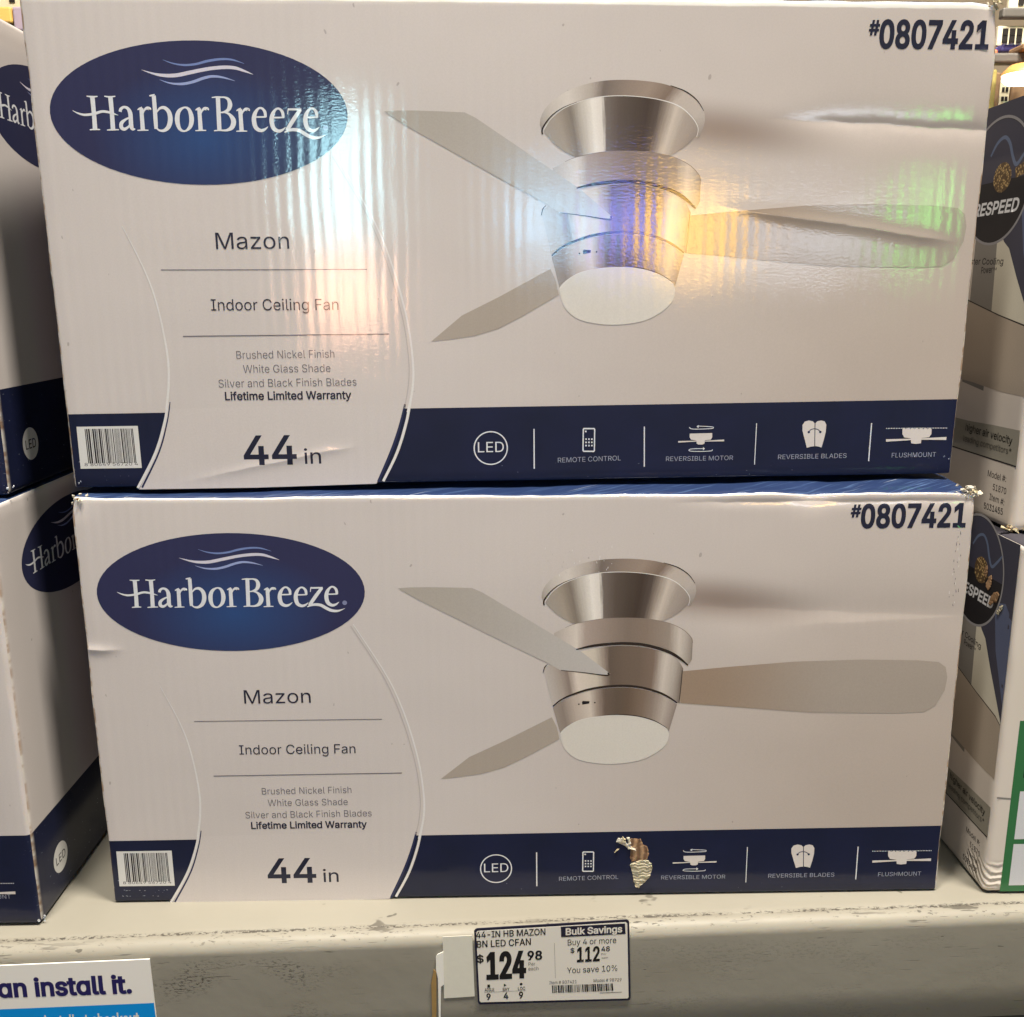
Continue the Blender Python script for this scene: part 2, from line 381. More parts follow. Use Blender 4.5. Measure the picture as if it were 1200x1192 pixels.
# ------------------------------------------------------------------ lettering and print outlines
# glyph outlines in 1/1000 em: advance, contours
GLYPH = {
 '#': (441, '242,0 326,509 377,509 294,0|10,140 19,192 400,192 391,140|64,0 147,509 198,509 115,0|40,316 49,368 429,368 421,316'),
 '$': (447, '202,-74 202,583 244,583 244,-74|224,-9 172,-4 128,9 91,31 64,60 46,96 38,137 104,137 110,110 123,88 142,71 166,59 194,52 224,49 257,52 286,60 311,74 329,92 341,114 346,139 342,161 332,179 316,193 296,205 245,222 184,239 128,260 86,289 60,326 52,372 58,413 75,448 102,476 138,498 180,511 227,516 275,511 316,498 351,476 377,449 394,415 401,378 337,378 326,412 302,437 267,453 225,459 194,456 167,448 145,435 129,418 118,398 115,376 119,352 131,334 148,319 169,308 212,293 264,279 312,264 336,252 359,238 379,220 395,198 405,171 408,139 403,99 386,64 360,34 323,11 278,-4'),
 '%': (677, '175,283 146,286 121,297 101,314 86,335 78,360 75,388 75,412 78,440 87,464 101,486 121,503 146,513 175,517 206,513 230,503 250,486 264,464 273,440 276,412 276,388 273,360 264,335 250,314 230,297 205,286|175,327 198,332 212,346 221,365 223,388 223,412 221,435 213,454 198,468 175,473 153,468 138,454 130,435 127,412 127,388 130,365 138,346 153,332|501,-10 471,-6 446,5 426,21 412,43 403,68 400,95 400,120 403,147 412,172 427,194 447,210 471,221 501,225 531,221 556,210 576,194 590,172 598,147 601,120 601,95 598,68 589,43 575,21 555,5 531,-6|501,35 523,39 538,53 546,73 549,95 549,120 546,142 538,162 524,176 501,180 479,176 464,162 456,142 453,120 453,95 455,73 464,53 479,39|132,0 482,509 540,509 191,0'),
 '*': (454, '201,223 206,331 114,272 89,315 186,365 89,415 114,459 206,400 201,509 250,509 246,400 337,459 362,415 266,365 362,315 337,272 246,331 250,223'),
 '-': (454, '337,244 337,188 114,188 114,244'),
 '.': (188, '95,-4 78,-1 63,9 53,24 50,41 53,59 63,73 78,83 95,87 113,83 128,73 138,59 141,41 138,24 128,9 113,-1'),
 '0': (454, '227,-7 174,1 130,24 95,62 69,113 53,178 48,254 53,330 69,395 95,447 130,484 174,508 227,516 279,508 323,484 358,447 384,395 400,330 405,254 400,178 384,113 359,62 323,24 279,1|227,50 261,56 290,74 313,103 330,144 340,194 344,254 340,314 330,365 313,405 290,435 261,453 227,460 192,453 163,435 140,405 123,365 113,314 109,254 113,194 123,144 140,103 163,74 192,56'),
 '1': (454, '76,0 76,55 391,55 391,0|276,509 276,0 212,0 212,448 209,448 86,358 86,427 198,509'),
 '2': (454, '64,0 64,47 234,229 282,282 299,305 311,327 318,348 320,371 317,397 308,419 293,436 273,449 250,457 224,460 196,457 172,447 153,433 139,413 130,390 127,362 66,362 71,405 86,442 111,473 143,496 182,511 225,516 268,511 306,497 337,474 361,445 376,411 381,372 378,345 371,318 357,290 336,259 267,180 153,60 153,57 389,57 389,0'),
 '3': (454, '218,-7 173,-3 133,10 98,30 70,57 52,91 44,132 109,132 115,107 126,87 144,71 165,59 191,52 219,50 248,53 275,61 297,74 315,93 325,116 329,145 326,172 316,196 299,217 275,234 242,244 201,248 157,248 157,299 288,448 288,452 70,452 70,509 372,509 372,461 211,278 211,289 264,288 308,276 344,253 371,222 387,186 393,145 387,103 370,66 344,36 309,12 266,-2'),
 '4': (454, '40,105 40,158 247,509 311,509 109,166 109,163 413,163 413,105|282,0 282,121 282,146 282,318 343,318 343,0'),
 '5': (454, '221,-7 178,-2 140,11 108,32 83,60 66,93 60,130 122,130 127,108 138,89 154,73 173,60 196,52 221,50 250,53 276,64 298,82 314,104 324,131 328,162 324,193 314,221 297,244 275,262 248,273 218,277 192,275 167,268 145,258 128,246 67,253 96,509 366,509 366,452 151,452 134,301 136,301 155,315 178,325 203,331 229,334 263,330 294,321 321,306 345,285 364,260 379,231 388,199 391,163 385,117 369,76 343,41 309,15 268,-1'),
 '6': (454, '226,-7 182,-1 142,15 109,40 84,74 69,115 64,162 68,199 80,239 102,285 137,340 252,509 322,509 151,261 145,261 154,275 165,288 179,299 196,307 214,312 235,314 278,309 316,295 346,271 370,240 384,201 389,157 384,112 368,73 343,39 310,14 271,-2|226,48 254,52 279,63 299,79 314,101 324,128 327,157 324,187 314,213 299,235 279,251 254,262 226,265 198,262 174,252 153,235 138,214 128,188 125,158 128,128 138,102 153,79 174,63 198,52'),
 '7': (454, '97,0 323,448 323,452 62,452 62,509 391,509 391,449 165,0'),
 '8': (454, '226,-7 178,-2 136,11 101,33 74,62 57,96 52,135 55,166 65,195 81,220 101,241 125,256 153,265 153,267 119,282 93,308 76,342 70,380 75,417 90,450 114,477 146,498 184,511 226,516 269,511 306,498 337,477 361,450 377,417 382,380 376,342 359,308 333,282 300,267 300,265 327,256 351,241 372,220 387,195 397,166 401,135 395,96 378,62 352,33 317,11 275,-2|226,49 258,52 285,60 307,74 323,91 333,113 337,139 333,165 322,189 305,208 283,223 256,232 226,235 196,232 169,223 147,208 130,189 119,165 115,139 119,113 129,91 145,74 167,60 195,52|226,290 252,292 274,300 293,313 307,330 316,351 319,376 316,399 308,420 294,437 275,449 252,457 226,460 200,457 177,449 159,437 145,420 136,399 133,376 136,351 145,330 159,313 178,300 201,292'),
 '9': (454, '226,516 271,510 310,494 343,468 368,434 384,393 389,347 385,309 373,270 350,224 315,168 200,0 130,0 301,248 307,248 299,234 287,221 273,210 257,202 238,196 218,195 175,199 137,214 106,237 83,269 68,307 64,352 69,397 85,436 110,469 143,494 182,510|226,460 199,457 174,446 154,429 138,407 129,381 125,352 129,322 138,295 154,274 174,257 199,247 226,243 254,247 279,257 299,273 314,295 324,321 327,350 324,381 314,407 299,429 279,446 254,457'),
 ':': (188, '95,-4 78,-1 63,9 53,24 50,41 53,59 63,73 78,83 95,87 113,83 128,73 138,59 141,41 138,24 128,9 113,-1|95,271 78,274 63,284 53,299 50,316 53,334 63,349 78,359 95,362 113,359 128,349 138,334 141,316 138,299 128,284 113,274'),
 'A': (480, '16,0 201,509 276,509 463,0 395,0 287,302 264,372 232,478 245,478 213,371 191,302 85,0|110,142 110,199 370,199 370,142'),
 'B': (457, '60,0 60,509 241,509 289,504 329,491 359,469 381,442 394,410 398,374 395,344 387,320 373,301 356,286 336,275 315,267 315,262 339,257 363,245 385,227 402,203 414,173 418,136 413,100 400,67 377,39 344,18 301,4 247,0|125,57 245,57 296,63 330,80 349,105 355,137 352,161 342,184 327,203 306,218 279,228 248,231 125,231|125,285 238,285 265,288 288,296 308,309 323,326 333,348 336,372 330,403 313,429 283,446 240,452 125,452'),
 'C': (511, '267,-7 205,1 150,25 104,63 70,115 48,179 40,254 48,329 70,393 104,445 150,484 205,508 267,516 305,513 340,504 373,490 402,471 427,447 448,418 463,385 473,348 408,348 401,373 389,395 375,413 357,428 337,440 315,449 292,454 267,456 223,450 184,432 150,403 125,364 109,314 103,254 109,194 125,145 151,105 184,76 223,59 267,53 292,55 315,60 337,69 357,81 375,96 389,114 401,136 408,160 473,160 463,124 448,91 428,62 402,38 373,19 341,5 305,-4'),
 'D': (503, '219,0 96,0 96,57 215,57 272,63 318,81 354,110 379,149 394,198 399,255 394,312 379,361 354,399 320,428 275,446 221,452 93,452 93,509 225,509 294,501 353,478 399,441 433,391 455,329 462,255 455,181 433,119 398,68 351,31 291,8|125,509 125,0 60,0 60,509'),
 'E': (419, '60,0 60,509 372,509 372,452 125,452 125,286 355,286 355,229 125,229 125,57 375,57 375,0'),
 'F': (411, '60,0 60,509 369,509 369,452 125,452 125,278 346,278 346,221 125,221 125,0'),
 'G': (521, '269,-7 205,1 149,25 104,64 69,116 47,179 40,254 47,329 69,393 103,445 149,484 203,508 265,516 304,513 340,504 374,489 403,469 429,445 449,416 465,384 474,349 408,349 399,372 387,393 373,411 356,427 337,439 315,448 291,454 265,456 222,450 183,432 150,404 125,364 109,314 103,254 109,194 125,145 151,105 184,76 224,59 269,53 309,57 345,71 374,93 396,123 410,160 415,202 434,199 283,199 283,256 478,256 478,200 471,141 451,91 419,50 377,19 326,0'),
 'H': (518, '60,0 60,509 125,509 125,289 392,289 392,509 457,509 457,0 392,0 392,232 125,232 125,0'),
 'I': (301, '31,0 31,57 118,57 118,452 31,452 31,509 269,509 269,452 183,452 183,57 269,57 269,0'),
 'L': (394, '60,0 60,509 125,509 125,57 361,57 361,0'),
 'M': (629, '60,0 60,509 152,509 277,187 287,159 299,123 311,84 322,49 307,49 318,83 330,121 342,158 352,187 476,509 568,509 568,0 504,0 504,291 504,327 505,369 506,413 507,457 513,457 498,409 482,363 467,322 456,291 342,0 286,0 170,291 159,321 145,361 129,408 112,457 119,457 120,416 121,372 122,328 122,291 122,0'),
 'N': (524, '60,0 60,509 136,509 343,183 363,151 388,107 414,55 405,54 401,108 399,157 399,195 399,509 463,509 463,0 387,0 202,290 177,331 148,381 108,452 119,454 122,384 124,328 125,291 125,0'),
 'O': (534, '267,-7 205,1 150,25 105,63 70,115 48,179 40,254 48,329 70,393 105,445 150,484 205,508 267,516 329,508 384,484 429,445 464,393 486,329 493,254 486,179 464,115 429,63 384,25 329,1|267,53 310,59 349,76 383,105 408,144 425,194 430,254 425,314 408,365 383,404 349,433 310,450 267,456 223,450 184,433 151,404 125,364 109,314 103,254 109,194 125,144 151,105 184,76 223,59'),
 'P': (445, '60,0 60,509 235,509 289,503 332,487 366,462 390,430 404,391 409,348 404,304 390,265 366,233 332,207 289,191 235,186 109,186 109,242 233,242 269,246 297,256 318,272 333,294 342,319 344,348 342,376 333,402 318,423 297,439 268,449 232,452 125,452 125,0'),
 'R': (450, '60,0 60,509 236,509 290,504 333,489 367,465 390,433 405,395 409,352 405,309 390,271 367,240 333,217 289,203 236,198 96,198 96,255 234,255 269,258 298,267 319,281 334,300 342,324 345,352 342,380 334,405 319,425 298,440 269,449 233,452 125,452 125,0|353,0 230,229 303,229 428,0'),
 'S': (447, '224,-9 172,-4 128,9 91,31 64,60 46,96 38,137 104,137 110,110 123,88 142,71 166,59 194,52 224,49 257,52 286,60 311,74 329,92 341,114 346,139 342,161 332,179 316,193 296,205 245,222 184,239 128,260 86,289 60,326 52,372 58,413 75,448 102,476 138,498 180,511 227,516 275,511 316,498 351,476 377,449 394,415 401,378 337,378 326,412 302,437 267,453 225,459 194,456 167,448 145,435 129,418 118,398 115,376 119,352 131,334 148,319 169,308 212,293 264,279 312,264 336,252 359,238 379,220 395,198 405,171 408,139 403,99 386,64 360,34 323,11 278,-4'),
 'T': (449, '32,452 32,509 417,509 417,452 257,452 257,0 193,0 193,452'),
 'U': (518, '259,-8 203,-2 154,15 114,43 85,80 66,124 60,173 60,509 124,509 124,178 128,144 141,113 160,87 187,68 220,56 259,52 298,56 331,68 357,87 377,113 389,144 393,178 393,509 457,509 457,173 451,124 433,80 403,43 363,15 315,-2'),
 'V': (480, '204,0 16,509 84,509 192,206 215,137 248,31 235,31 267,138 290,206 395,509 463,509 278,0'),
 'W': (687, '155,0 16,509 82,509 163,196 175,145 187,94 197,40 189,40 200,94 211,145 224,196 306,509 380,509 462,196 474,145 486,94 497,40 488,40 499,94 510,145 523,196 603,509 670,509 530,0 455,0 368,323 351,391 336,475 350,475 335,395 318,323 230,0'),
 'Y': (472, '203,0 203,208 16,509 91,509 192,344 222,292 250,230 224,230 251,293 280,344 381,509 455,509 268,208 268,0'),
 'Z': (439, '42,0 42,46 273,385 306,431 341,476 348,454 285,452 223,452 40,452 40,509 397,509 397,462 169,129 134,81 97,33 90,54 152,57 214,57 399,57 399,0'),
 'a': (390, '160,-9 126,-5 94,5 68,22 48,45 35,73 30,108 34,138 43,161 58,179 78,193 100,203 125,211 178,220 234,227 252,230 265,235 273,243 276,255 276,257 273,279 267,297 256,311 240,322 220,329 196,331 171,329 149,322 132,313 118,301 107,288 100,274 41,291 57,322 79,346 104,364 133,375 163,382 194,384 239,379 263,372 286,360 306,343 322,320 333,290 337,251 337,0 277,0 277,52 272,52 252,25 236,12 215,1 190,-6|170,45 202,49 228,59 248,74 263,93 272,115 276,138 276,190 259,182 231,176 200,171 175,168 134,159 117,150 103,139 95,124 92,105 94,87 102,72 114,61 130,52 149,47'),
 'c': (396, '207,-8 159,-2 117,16 82,46 56,85 40,133 34,187 40,243 56,291 82,330 117,360 159,378 207,384 234,383 260,377 284,368 305,356 324,341 340,322 353,301 362,277 303,262 290,289 270,311 242,325 207,330 173,325 145,310 124,287 108,258 99,224 96,187 99,151 108,117 124,89 145,66 173,51 207,46 243,52 271,66 292,89 304,117 363,102 354,78 341,56 325,37 306,21 285,9 261,-1 235,-6'),
 'd': (425, '195,-8 151,-2 111,16 79,45 55,84 39,133 34,189 39,245 55,293 79,332 112,361 151,378 196,384 228,381 253,373 272,360 287,346 306,319 311,319 311,509 372,509 372,0 313,0 313,59 307,59 287,31 272,17 252,4 227,-5|205,47 236,51 263,65 284,86 299,115 309,150 312,189 309,229 300,263 284,291 263,312 237,325 205,330 172,325 145,311 124,290 108,261 99,227 96,189 99,151 109,117 124,88 145,66 172,51'),
 'e': (405, '212,-8 161,-2 117,16 82,46 56,85 40,132 34,187 39,242 55,290 81,329 115,359 157,378 205,384 236,382 266,374 294,361 319,341 341,315 357,282 368,242 371,194 371,169 75,169 75,221 338,221 310,202 307,237 298,269 283,294 263,314 237,326 205,330 173,326 146,313 125,294 109,270 99,241 96,211 96,178 100,139 110,106 128,80 151,61 179,50 212,46 234,48 254,53 271,61 285,73 297,88 306,105 365,91 353,63 335,39 311,19 283,4 249,-5'),
 'f': (254, '228,379 228,327 6,327 6,379|81,0 81,432 84,461 96,486 113,505 135,519 161,527 187,530 222,527 243,521 227,468 215,472 195,474 171,470 154,460 145,443 142,419 142,0'),
 'g': (426, '207,-151 168,-148 134,-140 105,-127 82,-110 64,-91 51,-69 101,-41 122,-66 136,-78 154,-88 178,-95 207,-97 249,-92 282,-75 304,-47 311,-6 311,68 306,68 287,41 272,28 252,16 227,8 195,5 152,10 113,27 80,53 55,90 39,136 34,191 39,246 55,293 80,332 112,361 152,378 196,384 228,382 253,373 273,360 288,346 308,319 313,319 313,379 372,379 372,-9 367,-54 350,-90 324,-117 291,-136 251,-147|205,59 237,63 264,75 285,95 300,121 309,154 312,193 309,231 300,264 285,291 264,312 237,325 205,330 172,325 145,312 124,290 109,262 99,229 96,193 99,155 109,123 124,96 145,76 172,63'),
 'h': (411, '114,227 114,0 53,0 53,509 114,509 114,287 102,287 124,332 152,362 187,379 227,384 264,380 295,369 321,349 341,321 353,285 357,240 357,0 296,0 296,235 290,275 273,304 246,323 210,329 184,326 161,317 141,303 126,283 117,257'),
 'i': (167, '53,0 53,379 114,379 114,0|84,443 67,446 54,455 44,468 41,483 44,499 54,512 67,521 84,524 100,521 114,512 123,499 126,483 123,468 114,455 100,446'),
 'k': (381, '110,137 110,212 121,212 284,379 360,379 184,199 177,199|53,0 53,509 114,509 114,0|294,0 148,186 191,229 372,0'),
 'l': (190, '139,-2 101,3 74,20 58,47 53,84 53,509 114,509 114,99 115,77 120,62 130,54 146,52 160,53 170,54 181,3 162,-1'),
 'm': (610, '53,0 53,379 112,379 112,295 108,295 118,323 132,346 151,363 172,376 195,384 219,386 257,380 287,361 309,331 321,295 312,295 322,321 337,343 357,361 381,375 407,383 437,386 468,383 497,372 522,354 541,328 553,296 557,255 557,0 496,0 496,254 490,289 473,313 447,326 419,330 395,328 374,320 358,307 345,290 338,270 335,247 335,0 274,0 274,260 269,288 253,311 229,326 199,330 178,328 158,320 140,307 126,289 117,266 114,238 114,0'),
 'n': (410, '114,227 114,0 53,0 53,379 112,379 112,287 102,287 124,332 152,362 187,379 227,384 264,380 295,369 321,349 341,321 353,285 357,240 357,0 296,0 296,235 290,275 273,304 246,323 210,329 184,326 161,317 141,303 126,283 117,257'),
 'o': (416, '207,-8 159,-2 117,16 82,46 56,85 40,133 34,187 40,243 56,291 82,330 117,360 159,378 207,384 256,378 299,360 333,330 359,291 376,243 381,187 376,133 359,85 333,46 299,16 256,-2|207,46 242,51 270,66 292,89 307,117 316,151 319,187 316,224 307,258 292,287 270,310 242,325 207,330 173,325 145,310 124,287 108,258 99,224 96,187 99,151 108,117 124,89 145,66 173,51'),
 'p': (425, '53,-143 53,379 112,379 112,319 118,319 137,346 152,360 171,373 197,381 229,384 274,378 313,361 345,332 370,293 385,245 390,189 385,133 370,84 346,45 313,16 274,-2 229,-8 198,-5 173,4 153,17 138,31 118,59 114,59 114,-143|220,47 253,51 279,66 301,88 316,117 325,151 328,189 325,227 316,261 301,290 280,311 253,325 220,330 188,325 161,312 140,291 125,263 116,229 113,189 116,150 125,115 140,86 162,65 188,51'),
 'r': (260, '53,0 53,379 112,379 112,321 115,321 130,347 152,367 181,380 213,385 229,384 243,384 243,322 230,324 207,326 182,323 159,315 140,301 126,284 117,262 114,237 114,0'),
 's': (366, '182,-8 145,-5 112,3 84,18 62,38 45,63 36,94 94,107 105,79 124,60 150,49 181,45 217,50 244,62 262,81 268,103 265,121 254,136 237,147 212,155 149,170 104,186 72,208 53,237 47,274 51,305 65,332 87,354 115,370 149,381 187,384 223,381 254,372 279,358 299,339 314,316 324,290 268,277 258,298 243,316 219,328 187,333 156,329 131,317 114,299 109,277 112,258 124,243 144,232 172,223 229,209 275,194 306,171 325,142 331,107 326,75 312,47 290,24 260,6 223,-5'),
 't': (228, '204,379 204,327 6,327 6,379|65,471 126,471 126,98 128,76 136,61 150,53 170,50 185,51 202,54 213,2 192,-3 168,-4 125,2 92,21 72,52 65,93'),
 'u': (411, '182,-5 146,-1 115,11 89,31 69,59 57,95 53,139 53,379 114,379 114,144 119,105 137,75 164,56 200,50 226,53 249,62 268,77 283,97 293,122 296,153 296,379 357,379 357,0 298,0 298,92 307,92 286,47 257,17 222,0'),
 'v': (390, '163,0 17,379 84,379 165,155 187,87 206,21 184,21 203,87 224,155 305,379 371,379 226,0'),
 'w': (568, '138,0 23,379 87,379 133,214 154,137 175,41 165,41 186,135 206,214 252,379 316,379 362,214 382,136 402,41 391,41 413,135 434,214 480,379 545,379 429,0 368,0 319,172 305,225 291,280 277,338 291,338 277,280 263,225 248,172 199,0'),
 'y': (390, '47,-139 61,-86 71,-87 88,-90 104,-89 118,-84 130,-74 141,-58 151,-36 163,-1 17,379 84,379 165,155 187,87 206,21 184,21 202,87 224,155 305,379 371,379 204,-58 191,-85 177,-107 159,-124 139,-136 117,-143 91,-145 65,-143'),
 'z': (381, '42,0 42,46 254,320 254,323 48,323 48,379 333,379 333,331 126,60 126,56 339,56 339,0'),
 'ɑ': (425, '195,-8 151,-2 112,16 79,45 55,84 39,133 34,189 39,245 55,293 80,332 112,361 152,378 196,384 228,382 253,373 273,360 287,346 307,319 311,319 311,379 372,379 372,0 311,0 311,59 307,59 287,31 272,16 252,4 227,-5|205,47 237,51 264,65 285,86 300,115 309,150 312,189 309,229 300,263 285,291 264,312 237,325 205,330 172,325 145,312 124,290 109,262 99,228 96,189 99,151 109,117 124,88 145,66 172,51'),
 ' ': (187, ''),
}
